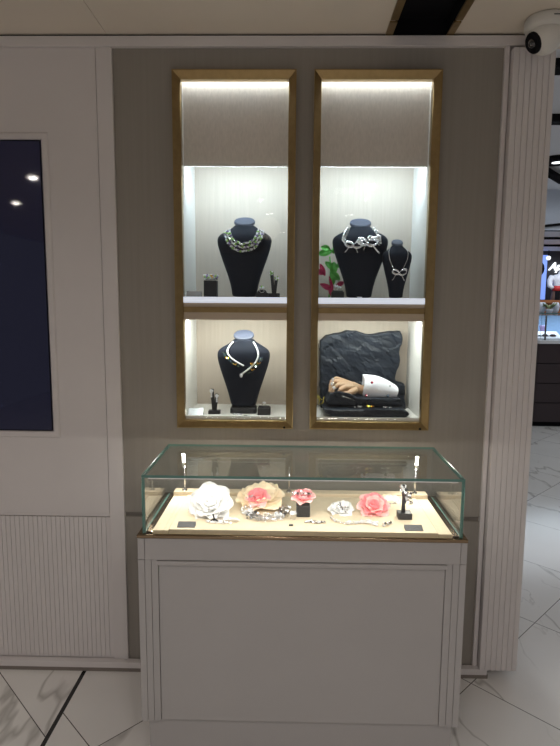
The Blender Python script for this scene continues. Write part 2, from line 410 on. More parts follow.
def bust(loc, label, wx=1., hz=1., base=False, tag_plate=False):
    t = thing('display_bust', label, 'jewellery bust', loc, 'dark necklace busts')
    z0 = .014 if base else 0
    q = MB(); rings = []
    for z, hw, hd, yc in SEC:
        if base and z < .02: continue
        rings.append(ring_(hw*wx, hd*wx**.5, yc*wx, z*hz))
    if base: rings.insert(0, ring_(.050*wx, .036, 0, .026))
    q.loft(rings); q.build('body', bustm, t, sub=1)
    q = MB(); Rm = Matrix.Rotation(math.radians(36), 3, 'X'); cc = Vector((0, .004*wx, .303*hz))
    q.loft([[cc + Rm @ Vector((p.x, p.y, p.z)) for p in ring_((.040+d)*wx, (.030+d)*wx**.6, 0, z, e=2.05)] for z, d in ((-.0075,-.004),(-.006,.001),(-.002,.0025),(.003,.002),(.0062,-.001),(.007,-.006))])
    q.build('neck_cap', litcapm, t)
    if base:
        q = MB(); q.loft([ring_(.055*wx+d, .044+d, 0, z, e=6) for z, d in ((0,0),(.022,-.001),(.027,-.004))], smooth=False); q.build('base', plush, t)
    return t
B1 = Vector((at(244.6, 297, .13).x, .13, SH+.0005)); B2 = Vector((at(243.8, 411, .12).x, .12, Z0+.0095))
B3 = Vector((at(358.8, 297, .15).x, .15, SH+.0005)); B4 = Vector((at(395.6, 297, .09).x, .09, SH+.0005))
bust(B1, 'dark navy bust on the upper left shelf wearing the wide green and silver collar', 1.02, 1.0)
bust(B2, 'dark navy bust with black base in the lower left niche wearing a white rope necklace', 1.01, 1.07, True)
bust(B3, 'large dark bust on the upper right shelf wearing the silver bow collar', 1.05, 1.0)
bust(B4, 'small slim dark bust on the upper right shelf with a bow pendant', .54, .72)

def ucurve(a, z0, b, n, wx=1, hz=1, off=.004, p=1.0):
    pts = []
    for i in range(n):
        th = PI*i/(n-1)
        x = a*math.cos(th); z = z0 - b*(math.sin(th)**p)
        pts.append(front(x, z, wx, hz, off))
    return pts
# wide collar
t = thing('collar_necklace', 'wide silver collar with green and violet stones on the upper left bust', 'necklace', B1)
for k, (a, z0, b) in enumerate(((.058,.272,.062),(.067,.269,.072),(.076,.265,.083))):
    q = MB(); q.tube(ucurve(a, z0, b, 40, off=.003), .0022, 6); st = q.build('strand', silver, t)
    pts = ucurve(a, z0, b, 30, off=.0065)
    q = MB()
    for i, p in enumerate(pts):
        for _ in range(2): q.jewel(p+Vector((random.uniform(-.003,.003), random.uniform(-.002,.002), random.uniform(-.003,.003))), random.uniform(.0036,.0054))
    q.build('pave_stones', gem, st)['kind'] = 'stuff'
    for i in range(2+k, 30, 4):
        q = MB(); q.jewel(pts[i]+Vector((0,-.003,random.uniform(-.003,.003))), .0066); q.build('green_stone', greengem, t)
    for i in range(4-k, 30, 5):
        q = MB(); q.jewel(pts[i]+Vector((0,-.003,random.uniform(-.003,.003))), .0060); q.build('violet_stone', violetgem, t)
# white rope necklace
def ropepts(fr, to, n, bulge):
    out = []
    for i in range(n):
        f = i/(n-1); x = fr[0]+(to[0]-fr[0])*f+bulge*math.sin(PI*f); z = fr[1]+(to[1]-fr[1])*f
        out.append(front(x, z, 1.01, 1.07, .006))
    return out
t = thing('rope_necklace', 'thick white crossover rope necklace on the lower left bust', 'necklace', B2)
la = ropepts((-.043,.297), (.002,.205), 16, -.040); ra = ropepts((.043,.297), (-.006,.168), 20, .042)
for pts in (la, ra):
    q = MB(); q.tube(pts, .0034, 8); st = q.build('rope', pearlm, t)
    q = MB()
    for i in range(len(pts)*2-1):
        p = pts[i//2] if i % 2 == 0 else (pts[i//2]+pts[i//2+1])/2
        q.ball(p, .0043, 6)
    q.build('pearl_winding', pearlm, st)
for i, (f, pts) in enumerate([(6,la),(7,la),(8,la),(9,la),(10,la),(11,la),(12,la),(13,la),(14,la),(8,ra),(9,ra),(11,ra),(13,ra),(10,ra),(12,ra),(15,ra),(17,ra)]):
    p = pts[f]; s = -1 if pts is la else 1
    q = MB(); e = p+Vector((s*.009, -.003, -.009)); q.tube([p, e], .0014, 5); q.jewel(e, .0055); q.jewel(e+Vector((s*.007,0,.004)), .004); q.build('leaf_charm', [darkgem, bluegem, darkgem, goldm][i % 4], t)
q = MB(); e = ra[-1]; q.ball(e+Vector((0,-.002,-.004)), .0065, 10, (1,1,1.5)); q.build('pendant_tip', pearlm, t)
q = MB(); p = front(.034,.214,1.01,1.07,.008)
for d in ((0,0),(.006,.002),(.003,-.005)): q.jewel(p+Vector((d[0],0,d[1])), .0045)
q.build('gold_charm', goldm, t)
# silver bow collar
t = thing('bow_collar', 'silver chain collar with two large ribbon bows on the large upper right bust', 'necklace', B3)
for s in (-1, 1):
    for i in range(6):
        f = i/6; x = s*(.052+.020*math.sin(f*1.9)); z = .276-.062*f
        p = front(x, z, 1.05, 1, .005); q = MB()
        ang = f*1.2*s
        pts = [p+Vector((.0055*math.cos(a)*math.cos(ang)-.0078*math.sin(a)*math.sin(ang)*s, -.0015*math.cos(2*a)-.001, .0055*math.cos(a)*math.sin(ang)*.3+.0082*math.sin(a))) for a in [2*PI*k/12 for k in range(12)]]
        q.tube(pts, .0020, 6, True); q.build('chain_link', silver, t)
def bow(parent, c, w, surf, mtl, loops=True, seed=0, tails=((-1,-.9),(1,-1.0))):
    """ribbon bow: two loops, a knot and two tails; c=(x,z) local on the bust"""
    for s in (-1, 1):
        pts = []
        for k in range(15):
            a = 2*PI*k/14; x = s*(w*.5*(1-math.cos(a))*.95); z = w*.30*math.sin(a)*(1+.15*s)+w*.10*(1-math.cos(a))
            pts.append(surf(c[0]+x, c[1]+z, w*.12+.002+w*.12*(1-math.cos(a))))
        q = MB()
        for a_, b_ in ((0, .0), (1, .0)):
            pass
        rings = []
        for k, p in enumerate(pts):
            hw_ = w*.19*(1+.3*math.sin(PI*k/14)); hd_ = w*.12
            rings.append([p+Vector((0,-hd_,0)), p+Vector((hw_*.4,-hd_*.6,hw_)), p+Vector((hw_*.4,hd_*.4,hw_*.9)), p+Vector((0,hd_*.4,0))])
        q.loft(rings, True, True); lo = q.build('bow_loop', mtl, parent)
        q = MB()
        for k in range(14): q.jewel(pts[k % 14]+Vector((0,-w*.13,0)), w*.07)
        q.build('pave_stones', gem, lo)['kind'] = 'stuff'
    for sx, sz in tails:
        q = MB(); pts = []
        for k in range(8):
            f = k/7; pts.append(surf(c[0]+sx*w*(.15+.75*f), c[1]+sz*w*(.75*f)+w*.10*math.sin(f*5), w*.12))
        q.loft([[p+Vector((0,-w*.05,w*.10)), p+Vector((w*.05,0,w*.02)), p+Vector((0,.0,-w*.10)), p+Vector((-w*.05,-w*.08,-w*.02))] for p in pts], True, True)
        q.build('bow_tail', mtl, parent)
    q = MB(); q.ball(surf(c[0], c[1]+.001, w*.2), w*.17, 10); q.build('bow_knot', mtl, parent)
s3 = lambda x, z, off: front(x, z, 1.05, 1, off)
bow(t, (.020,.214), .044, s3, silver, tails=((1.3,-.9),(-.3,-.6)))
bow(t, (-.034,.205), .036, s3, silver, tails=((-1,-.7),(.6,-.8)))
bow(t, (.048,.232), .028, s3, silver, tails=((.9,-.9),))
q = MB(); q.tube([front(x, .205+.008*math.sin(x*90), 1.05, 1, .006) for x in [-.03+.01*k for k in range(7)]], .0035, 6); q.build('ribbon', silver, t)
# bow pendant
t = thing('pendant_necklace', 'fine chain with a silver bow pendant on the small bust', 'necklace', B4)
s4 = lambda x, z, off: front(x, z, .54, .72, off)
for s in (-1, 1):
    pts = [s4(s*(.030+.021*math.sin(min(1,f*1.5)*PI/2)-.042*max(0,f-.15)), .197-.088*f, .0025) for f in [k/12 for k in range(13)]]
    q = MB(); q.tube(pts, .0011, 5)
    for p in pts: q.ball(p, .0018, 6)
    q.build('chain', silver, t)
bow(t, (.003,.096), .030, s4, silver, tails=((-.9,-1),(.9,-1.05)))

# ------------------------------------------------------------------ small stands and rings
def ring_jewel(parent, c, r, big=.004, n=6, mtl=gem, band=silver, name='ring', mats=None):
    """a finger ring standing upright with a cluster on top; returns the ring object"""
    c = Vector(c); q = MB()
    q.tube([c+Vector((r*math.cos(a), 0, r*math.sin(a))) for a in [2*PI*k/18 for k in range(18)]], r*.14, 6, True)
    o = q.build('band', band, parent)
    for k in range(n):
        a = 2*PI*k/n; q = MB(); q.jewel(c+Vector((math.cos(a)*big*1.1, math.sin(a)*big*.8, r+big*.5+(.5*big if k % 2 else 0))), big)
        q.build('stone', mats[k % len(mats)] if mats else mtl, parent)
def block_stand(name, loc, label, w, d, h, cat='jewellery stand', round_=0, cushion=False):
    t = thing(name, label, cat, loc, 'black jewellery stands')
    q = MB(); q.box(-w/2, w/2, -d/2, d/2, 0, h); q.build('block', plush, t, bevel=.0025)
    if cushion:
        for s in (-1, 1):
            q = MB(); q.cyl((-w*.42, s*d*.16, h), (w*.42, s*d*.16, h), d*.15, seg=12); q.build('cushion', plush, t)
    return t
# upper left shelf
Pq = at(211, 297, .10)
block_stand('jewellery_block', (Pq.x, .10, SH+.0005), 'tall black block at the left of the upper left shelf', .052, .05, .066)
t = thing('cluster_bracelet', 'multicoloured stone bracelet on top of the tall black block', 'bracelet', (Pq.x, .10, SH+.067))
q = MB(); q.tube([(.026*math.cos(a), .020*math.sin(a), .005) for a in [2*PI*k/24 for k in range(24)]], .003, 6, True); q.build('band', silver, t)
for k in range(18):
    a = 2*PI*k/18; q = MB(); q.jewel((.028*math.cos(a), .022*math.sin(a), .010+.010*random.random()), .0062); q.build('stone', [gem, greengem, violetgem, gem, goldm][k % 5], t)
for k in range(6):
    q = MB(); q.jewel((-.02+.008*k, -.01, .018+.004*random.random()), .0055); q.build('stone', [gem, violetgem, greengem][k % 3], t)
Pq = at(194, 297, .04)
q = MB(); q.prism([(-.004,0),(.012,0),(.006,.022),(.003,.022)], 'x', -.030, .030)
tag(q.build('price_plaque', cardw, loc=(Pq.x, .04, SH+.0005)), 'small translucent grey plaque at the left end of the upper left shelf', 'plaque', 'small plaques')
Pq = at(262, 297, .09)
t = block_stand('ring_stand', (Pq.x, .09, SH+.0005), 'low rounded black ring stand right of the upper left bust', .050, .036, .018)
q = MB(); q.ball((0,0,.018), .018, 16, (1.1,.8,.8)); q.build('mound', plush, t)
t = thing('cluster_ring', 'green and silver cluster ring on the low stand by the upper left bust', 'ring', (Pq.x, .075, SH+.022))
ring_jewel(t, (0,0,.006), .009, .0056, 7, mats=[gem, greengem, gem, violetgem])
def prong_stand(loc, label, hl=.105, hr=.085):
    t = thing('earring_stand', label, 'jewellery stand', loc, 'black jewellery stands')
    q = MB(); q.box(-.024, .024, -.016, .016, 0, .017); q.build('base', plush, t, bevel=.002)
    for s, h in ((-1, hl), (1, hr)):
        q = MB(); q.loft([[Vector((s*x+dx, dy, z)) for dx, dy in ((-w_,-.005),(w_,-.005),(w_,.005),(-w_,.005))] for x, w_, z in ((.004,.005,.016),(.006,.006,h*.5),(.0095,.0075,h-.004),(.0095,.005,h))], smooth=False)
        q.build('prong', plush, t)
    return t
def earring(loc, label, group, mats, r=.005, drop=False):
    t = thing('earring', label, 'earring', loc, group)
    for k in range(6):
        a = 2*PI*k/6; q = MB(); q.jewel((r*math.cos(a), -.002, r*math.sin(a)), r*.75); q.build('stone', mats[k % len(mats)], t)
    q = MB(); q.jewel((0,-.005,0), r*.8); q.build('stone', mats[0], t)
    if drop:
        q = MB()
        for k in range(3): q.ball((0,-.002,-.009-.007*k), .0042, 8)
        q.build('drop', pearlm, t)
Pq = at(274, 297, .11)
prong_stand((Pq.x, .11, SH+.0005), 'black two pronged earring stand at the right of the upper left shelf')
earring((Pq.x-.011, .103, SH+.098), 'higher green stone stud earring on the upper left shelf', 'green stud earrings', [greengem, gem], .0062)
earring((Pq.x+.011, .103, SH+.078), 'lower green stone stud earring on the upper left shelf', 'green stud earrings', [gem, greengem], .0062)
# lower left niche
FZ = Z0+.0095
Pq = at(214.5, 411, .075)
prong_stand((Pq.x, .075, FZ), 'black two pronged earring stand in the lower left niche', .106, .086)
earring((Pq.x-.011, .068, FZ+.098), 'higher white drop earring in the lower left niche', 'white drop earrings', [gem, pearlm], .0052, True)
earring((Pq.x+.011, .068, FZ+.078), 'lower white drop earring in the lower left niche', 'white drop earrings', [gem, pearlm], .0052, True)
Pq = at(264, 413, .06)
t = block_stand('ring_stand', (Pq.x, .07, FZ), 'black slotted ring stand at the right of the lower left niche', .053, .042, .032, cushion=True)
t = thing('solitaire_ring', 'white stone ring standing in the slotted ring stand', 'ring', (Pq.x, .07, FZ+.033))
ring_jewel(t, (0,0,.007), .0085, .0042, 5, mats=[gem, pearlm])
q = MB(); q.prism([(-.020,0),(.022,0),(.020,.026),(.014,.026)], 'x', -.030, .030)
tag(q.build('price_plaque', cardw, loc=(at(195.5, 411, .05).x, .055, FZ)), 'shiny silver plaque leaning at the left of the lower left niche', 'plaque', 'small plaques')
def loose(name, label, cat, loc, n, sp, mats, r=.004, group=None):
    t = thing(name, label, cat, loc, group)
    for k in range(n):
        q = MB(); q.jewel((random.uniform(-sp[0], sp[0]), random.uniform(-sp[1], sp[1]), r*.9+random.uniform(0, sp[2])), r*random.uniform(.8,1.2)); q.build('stone', mats[k % len(mats)], t)
    return t
Pq = at(238, 413, .04); loose('stud_earring', 'pair of white stone studs lying before the lower left bust', 'earring', (Pq.x, .05, FZ), 10, (.018,.008,.004), [gem, pearlm, violetgem], .0045)
Pq = at(245.5, 415, .04); q = MB(); q.box(-.007,.007,-.004,.004,0,.004)
tag(q.build('price_tag', cardm, loc=(Pq.x, .04, FZ)), 'tiny dark price tag on the lower left niche floor', 'tag')
# upper right shelf
Pq = at(337.5, 297, .07)
t = block_stand('ring_stand', (Pq.x, .075, SH+.0005), 'black ring stand at the left of the upper right shelf by pink petals', .050, .036, .024, cushion=True)
t = thing('cocktail_ring', 'silver double ring on the black stand before the pink paper flower', 'ring', (Pq.x, .075, SH+.028))
ring_jewel(t, (-.005,0,.006), .009, .005, 6, mats=[gem, pearlm]); ring_jewel(t, (.007,0,.004), .008, .0045, 5)
Pq = at(359.5, 297, .08); q = MB(); q.box(-.010,.010,-.006,.006,0,.005)
tag(q.build('price_tag', goodswhite, loc=(Pq.x, .08, SH+.0005)), 'tiny white price tag at the foot of the large upper right bust', 'tag')
# paper flower behind the bust
def leaf_mesh(q, c, dx, dz, w, fold=.006, yb=0.):
    """folded pointed leaf from c along (dx, dz)"""
    c = Vector(c); d = Vector((dx, 0, dz)); n = Vector((-dz, 0, dx)).normalized(); rows = []
    for k in range(9):
        f = k/8; hw = w*math.sin(PI*min(1, f*.93+.04))**.8
        m_ = c+d*f+Vector((0, -.012*math.sin(PI*f)+yb, 0))
        rows.append([m_-n*hw+Vector((0, -fold, 0)), m_, m_+n*hw+Vector((0, -fold, 0))])
    v = [p for r in rows for p in r]; fs = []
    for k in range(8):
        for j in (0, 1): a = k*3+j; fs.append((a, a+1, a+4, a+3))
    q._add(v, fs, False)
t0 = at(329, 297, .22)
t = thing('paper_flower', 'green and magenta folded paper flower spray left of the upper right bust', 'paper flower', (t0.x, .22, SH+.0005))
def loc_(x, y, Y): p = at(x, y, Y); return Vector((p.x-t0.x, Y-.22, p.z-SH-.0005))
q = MB(); q.tube([(0,0,0), (.004,0,.06), (.006,0,.12), (.0,0,.175)], .003, 6); q.build('stem', greenleaf, t)
for (a, b, w_) in (((332,251),(318,254),.016), ((330,249),(321,247),.012), ((333,254),(335,246),.010), ((325,262),(336,270),.013), ((334,262),(333,275),.017),
                   ((330,272),(340,280),.015), ((333,276),(331,286),.014), ((336,268),(342,262),.010)):
    p = loc_(*a, .215+random.uniform(-.01,.01)); e = loc_(*b, .2); q = MB(); leaf_mesh(q, p, e.x-p.x, e.z-p.z, w_); q.build('leaf', greenleaf, t, solid=.0008)
for (a, b, w_) in (((320,264),(325,276),.010), ((324,274),(316,270),.012), ((333,290),(320,284),.012), ((333,292),(329,276),.006), ((336,286),(344,282),.010), ((331,296),(330,286),.010)):
    p = loc_(*a, .205); e = loc_(*b, .2); q = MB(); leaf_mesh(q, p, e.x-p.x, e.z-p.z, w_); q.build('petal', pinkpaper, t, solid=.0008)

# ------------------------------------------------------------------ slate, hand, cuff
def rock(name, label, outline, y0, y1, amp, seed, vox=.0055):
    """slate lump: outline in world x, z extruded y0..y1, then broken into rough stepped faces"""
    ox = sum(p[0] for p in outline)/len(outline); oz = min(p[1] for p in outline)
    q = MB(); q.prism([(p[0]-ox, p[1]-oz) for p in outline], 'y', y0-y1, 0)
    o = q.build(name, rockm); md = o.modifiers.new('r', 'REMESH'); md.mode = 'VOXEL'; md.voxel_size = vox
    md = o.modifiers.new('d', 'DECIMATE'); md.ratio = .45
    dg = bpy.context.evaluated_depsgraph_get(); me = bpy.data.meshes.new_from_object(o.evaluated_get(dg)); o.modifiers.clear()
    for v in me.vertices:
        p = v.co; edge = max(0., min(1., p.z/.01))
        n1 = noise.fractal(Vector((p.x*14+seed, p.z*30+p.x*12, p.y*14)), 1, 2, 4)
        n2 = noise.cell(Vector((p.x*15+p.z*9+seed, p.z*13-p.x*7, p.y*14)))-.5
        dx = noise.noise(Vector((p.x*30, p.z*34, seed)))
        v.co = Vector((p.x+dx*amp*.5*edge, p.y if p.y > -.002 else p.y-(n1*.6+n2*.42)*amp, p.z+(noise.noise(Vector((p.x*40, p.y*30, seed*2)))*amp*.45 if edge == 1 else 0)))
    for f in me.polygons: f.use_smooth = False
    o.data = me; o.location = (ox, y1, oz)
    return tag(o, label, 'rock')
ax = lambda L, Y: [(at(x, y, Y).x, max(FZ, at(x, y, Y).z)) for x, y in L]
rock('slate_slab', 'tall upright dark slate slab at the back of the lower right niche',
     ax([(320,341),(326,336),(332,334),(340,333),(347,330.5),(357,331),(366,334),(373,334.5),(385,332),(400,330.5),(402,336),(401,345),(398,352),(400,361),(396,371),(394.5,379),(399,383),(404,383),(404.5,400),(405,425),(320,425)], .235), .215, .285, .007, 3)
rock('slate_ledge', 'low dark slate ledge with jagged front beneath the hand and jewellery',
     ax([(322,407),(333,409),(352,409),(380,409),(400,408.5),(407,411),(409,414),(404,419),(390,420),(372,418),(352,420),(334,419),(326,413)], .05), .030, .195, .005, 9)
LZ = at(370, 409, .05).z+.003
rock('slate_block', 'middle slate block on which the mannequin hand and cuff rest',
     [(p[0], max(p[1], at(350,405,.09).z)) for p in [(at(x, y, .09).x, at(x, y, .09).z) for x, y in [(327,400),(330,393),(338,391),(349,393),(358,397),(372,398),(400,398),(403,406),(380,410),(350,408),(327,407)]]], .075, .205, .005, 17)

# mannequin hand: one continuous surface grown from tapered chains
def remeshed(name, q, mtl, parent, vox=.0016, smooth=3):
    o = q.build(name, mtl, parent)
    md = o.modifiers.new('remesh', 'REMESH'); md.mode = 'VOXEL'; md.voxel_size = vox; md.use_smooth_shade = True
    md = o.modifiers.new('smooth', 'SMOOTH'); md.iterations = smooth; md.factor = .5
    dg = bpy.context.evaluated_depsgraph_get(); me = bpy.data.meshes.new_from_object(o.evaluated_get(dg))
    o.modifiers.clear(); o.data = me
    for p in me.polygons: p.use_smooth = True
    return o
HZ = at(350, 398, .12).z
W0 = at(362, 392, .13)       # wrist
t = thing('mannequin_hand', 'tan mannequin hand in a white shirt cuff lying on slate, wearing rings', 'mannequin hand', (W0.x, .13, HZ))
def hl(x, y, Y): p = at(x, y, Y); return Vector((p.x-W0.x, Y-.13, p.z-HZ))
q = MB()
wr = hl(368, 390.5, .14)
q.tube([wr+Vector((.02,0,0)), wr, hl(360,389.5,.138), hl(352,387,.136)], [.023,.0215,.020,.024], 16)
# palm : flattened block from wrist to knuckles, back of the hand up and towards the viewer
kn = {'index': hl(336.5,378.5,.150), 'middle': hl(335.5,381.5,.130), 'ring': hl(337,385.5,.112), 'little': hl(340,390,.098)}
for k, (p, r) in {'index': (kn['index'], .0098), 'middle': (kn['middle'], .0098), 'ring': (kn['ring'], .0096), 'little': (kn['little'], .0088)}.items():
    q.tube([hl(357,388,.135), hl(348,385,.132).lerp(p, .45), p], [.019, .0155, r], 12); q.ball(p, r, 12)
def finger(p, segs, r):
    pts = [p]; rr = [r]
    for k, s_ in enumerate(segs): pts.append(pts[-1]+Vector(s_)); rr.append(r*(.93, .84, .70)[min(k, 2)])
    q.tube(pts, rr, 12)
    for a, b_ in zip(pts[1:], rr[1:]): q.ball(a, b_, 12)
    return pts, rr
FI = {}
FI['index'] = finger(kn['index'], [(-.020,-.004,-.012), (-.006,-.010,-.022), (.012,-.008,-.016)], .0098)
FI['middle'] = finger(kn['middle'], [(-.021,-.006,-.016), (-.002,-.010,-.024), (.014,-.004,-.012)], .0083)
FI['ring'] = finger(kn['ring'], [(-.018,-.008,-.018), (.003,-.008,-.020), (.014,.000,-.009)], .0095)
FI['little'] = finger(kn['little'], [(-.012,-.006,-.014), (.005,-.006,-.014), (.010,.002,-.007)], .0074)
q.tube([hl(356,390,.120), hl(350,393,.100), hl(345,394,.092), hl(339.5,396,.090)], [.015,.0125,.0105,.0085], 12); q.ball(hl(339.5,396,.090), .0085, 12)
remeshed('hand', q, skinm, t)
# cuff and sleeve
q = MB(); rings = []
c0 = hl(362, 390, .135); prof = [(0,.0), (.004,.0), (.03,.001), (.06,.002), (.085,.003), (.11,.004)]
tops = [(362.5,374.3),(370,375.0),(379,376.2),(388,380.3),(395,384.5),(396.3,385.5)]; bots = [(362.5,398.5),(370,399),(379,399),(388,399.3),(395,399.6),(396.3,399.4)]
for (xa, ya), (xb, yb) in zip(tops, bots):
    T = hl(xa, ya, .13); Bm = hl(xb, yb, .13); c_ = (T+Bm)/2; hz = (T.z-Bm.z)/2
    rings.append([Vector((c_.x+.003*math.sin(3*a), .006+(.036)*math.cos(a)*(1+.04*math.sin(5*a+xa)), c_.z+hz*math.sin(a)*(1+.02*math.sin(4*a+xa)))) for a in [2*PI*k/28 for k in range(28)]])
rings.append([p+Vector((.0012,0,0)) for p in rings[-1]])
q.loft(rings, False, True); q.loft([rings[-1], [Vector((rings[-1][0].x, .006, c_.z))+(p-Vector((rings[-1][0].x,.006,c_.z)))*.02 for p in rings[-1]]], False, True)
cf = q.build('shirt_cuff', shirt, t, solid=.0025, sub=1)
def on_cuff(x, y):
    p = hl(x, y, .092); return p
for (x, y, mt_, nm) in ((372,382.5,redgem,'red button'), (366.5,395.5,redgem,'violet button'), (388,396,bluegem,'dark slate button'), (390,386,bluegem,'small dark button')):
    p = on_cuff(x, y); q = MB(); q.cyl(p+Vector((0,.003,0)), p+Vector((0,-.004,0)), .0058 if y != 386 else .003, .0048 if y != 386 else .0025, 12); q.jewel(p+Vector((0,-.004,0)), .003)
    b_ = q.build('cufflink', [mt_], t); b_['label'] = nm
for nm in ('index', 'middle', 'ring'):
    pts, rr = FI[nm]; a, b_ = pts[0], pts[1]; c_ = a.lerp(b_, .55); d = (b_-a).normalized(); u = d.orthogonal().normalized(); v = d.cross(u)
    tr = thing('finger_ring', {'index': 'silver ring on the topmost finger of the mannequin hand', 'middle': 'silver ring on the middle finger of the mannequin hand', 'ring': 'silver ring on the lower finger of the mannequin hand'}[nm], 'ring', t.location+c_, 'silver rings on the mannequin hand')
    for off in (0, .0045):
        q = MB(); q.tube([d*off+(u*math.cos(w_)+v*math.sin(w_))*(rr[0]*.99) for w_ in [2*PI*k/20 for k in range(20)]], .0022, 6, True); bd = q.build('band', silver, tr)
    q = MB()
    for k in range(9): q.jewel(Vector((-.004+random.uniform(-.004,.004), -.011, .002+random.uniform(-.006,.006))), .0032)
    q.build('stone_cluster', gem, tr)
t = thing('chain_bracelet', 'silver link chain bracelet draped on the slate beside the mannequin thumb', 'bracelet', at(352, 397, .085))
for k in range(2):
    q = MB(); pts = [at(342+20*f, 393.5+k*2.2+7.5*f, .082-.004*k)-t.location for f in [j/12 for j in range(13)]]
    for j, p in enumerate(pts): q.jewel(p, .0030)
    q.tube(pts, .0013, 5); q.build('chain', silver, t)
q = MB(); q.tube([at(x, y, .04) - at(320,402,.04) for x, y in ((317,395),(322,400),(324,396.5),(323,403),(318,405),(320,400),(316.5,397))], .0013, 6)
p = at(320, 402, .04); tag(q.build('wire_earring', yellowgem, loc=p), 'yellow zigzag wire earring at the left of the slate', 'earring')
def on_ledge(x, y, Y=.045): return at(x, y, Y)
t = loose('crescent_brooch', 'pale silver crescent brooch lying on the slate ledge, left of the gold one', 'brooch', Vector((at(358,409,.050).x, .050, LZ)), 12, (.014,.003,.005), [gem, silver], .0038)
t = loose('gold_brooch', 'gold and green brooch in the middle of the slate ledge', 'brooch', Vector((at(370,409,.050).x, .050, LZ)), 12, (.013,.003,.008), [goldm, yellowgem, goldm, greengem], .0045)
t = loose('silver_brooch', 'silver and black twig brooch at the right of the slate ledge', 'brooch', Vector((at(388,409,.050).x, .050, LZ)), 12, (.019,.003,.004), [gem, silver, bluegem], .0034)

# ------------------------------------------------------------------ counter
GX0, GX1, GY0, GY1 = -.470, .553, -.486, -.090     # glass case
CT = .800
t = thing('display_counter', 'white jewellery counter with a glass top case and bronze edge', 'counter', (.04, -.28, 0))
ox, oy = .04, -.28
def B_(q, x0, x1, y0, y1, z0, z1): q.box(x0-ox, x1-ox, y0-oy, y1-oy, z0, z1); return q
YF = -.487
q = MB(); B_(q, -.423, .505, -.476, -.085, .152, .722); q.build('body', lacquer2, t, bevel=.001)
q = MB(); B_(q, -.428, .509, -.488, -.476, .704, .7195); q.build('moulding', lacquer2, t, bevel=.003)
for sgn in (0, 1):
    w_ = [-.488, -.4665, -.4455, -.4235] if not sgn else [.5055, .528, .5495, .5705]; q = MB()
    for k in range(3):
        d = (.485, .483, .481)[k if not sgn else 2-k]
        B_(q, w_[k]+.0004, w_[k+1]-.0004, -d, -.10, .152, .7215)
    B_(q, w_[0]+.003, w_[3]-.001, -.474, -.095, .154, .721)
    q.build('corner_post', lacquer2, t, bevel=.0008)
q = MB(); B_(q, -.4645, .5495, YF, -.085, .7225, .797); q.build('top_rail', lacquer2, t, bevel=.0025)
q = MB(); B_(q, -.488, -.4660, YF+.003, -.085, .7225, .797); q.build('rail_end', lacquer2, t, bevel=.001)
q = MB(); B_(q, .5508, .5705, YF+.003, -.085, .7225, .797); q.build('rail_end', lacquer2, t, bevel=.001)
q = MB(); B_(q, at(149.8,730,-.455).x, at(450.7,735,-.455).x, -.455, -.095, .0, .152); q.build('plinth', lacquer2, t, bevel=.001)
q = MB(); B_(q, -.489, .571, -.492, -.479, .797, .8095); B_(q, -.489, .571, -.098, -.084, .797, .8095); B_(q, -.489, -.462, -.479, -.098, .797, .8095); B_(q, .546, .571, -.479, -.098, .797, .8095)
q.build('bronze_edge', bronze2, t, bevel=.003)
q = MB(); B_(q, -.4618, .5458, -.4788, -.0985, .797, .804); q.build('case_floor', bedm, t)
q = MB(); B_(q, -.4615, -.441, -.476, -.104, .804, .814); q.build('inner_rail', bronze2, t, bevel=.001)
q = MB(); B_(q, .524, .5455, -.476, -.104, .804, .814); q.build('inner_rail', bronze2, t, bevel=.001)
q = MB(); B_(q, -.4405, -.390, -.474, -.150, .804, .819); B_(q, .480, .5235, -.474, -.150, .804, .819); B_(q, -.388, .478, -.474, -.150, .804, .8225)
q.build('display_pad', bedm, t, bevel=.0015)
BED = .8228
q = MB(); B_(q, -.4405, .5235, -.148, -.104, .804, .834); q.build('rear_riser', bedm, t, bevel=.0015)
T_ = .008; GT = 1.005
def gl(name, *a):
    q = MB(); x0, x1, y0, y1, z0, z1 = a; q.pane(x0-ox, x1-ox, y0-oy, y1-oy, z0, z1)
    if name == 'side_glass':
        for f in q.bm.faces:
            if f.calc_center_median().y > y1-oy-1e-4: f.material_index = 0
    return q.build(name, [clearglass, clearglass if name == 'rear_glass' else glassedge], t)
gl('glass_top', GX0, GX1, GY0, GY1, GT-T_, GT)
gl('front_glass', GX0, GX1, GY0, GY0+T_, .8, GT-T_-.0005)
gl('rear_glass', GX0, GX1, GY1-T_, GY1, .8098, GT-T_-.0005)
gl('side_glass', GX0, GX0+T_, GY0+T_+.0005, GY1-T_-.0005, .8098, GT-T_-.0005)
gl('side_glass', GX1-T_, GX1, GY0+T_+.0005, GY1-T_-.0005, .8098, GT-T_-.0005)
def case_lamp(px, ptop, pbot, tall=True):
    yy = -.135; a = at(px, pbot, yy); b = at(px, ptop, yy); zt = min(b.z, .985)
    q = MB(); X = a.x-ox; Y = yy-oy
    q.cyl((X, Y, .8342), (X, Y, .839), .010); q.cyl((X, Y, .838), (X, Y, zt-.045 if tall else zt), .0028, seg=10)
    st = q.build('lamp_stem', silver, t)
    if tall:
        q = MB(); q.tube([(X, Y, zt-.050), (X, Y-.003, zt-.020), (X, Y-.012, zt)], [.0045,.0075,.0075], 12); q.build('lamp_head', silver, st)
        q = MB(); q.prism([(Y-.0125, zt-.036), (Y-.0205, zt-.002), (Y-.0185, zt+.0005), (Y-.010, zt-.036)], 'x', X-.0045, X+.0045); q.build('lamp_lens', ledwarm, st)
        area('case_lamp_light', (a.x, yy-.026, zt-.025), .012, .030, .75, (1, .94, .84), (math.radians(-48), 0, 0))
case_lamp(185, 452, 498); case_lamp(414.5, 454, 498); case_lamp(289, 467, 492, False)
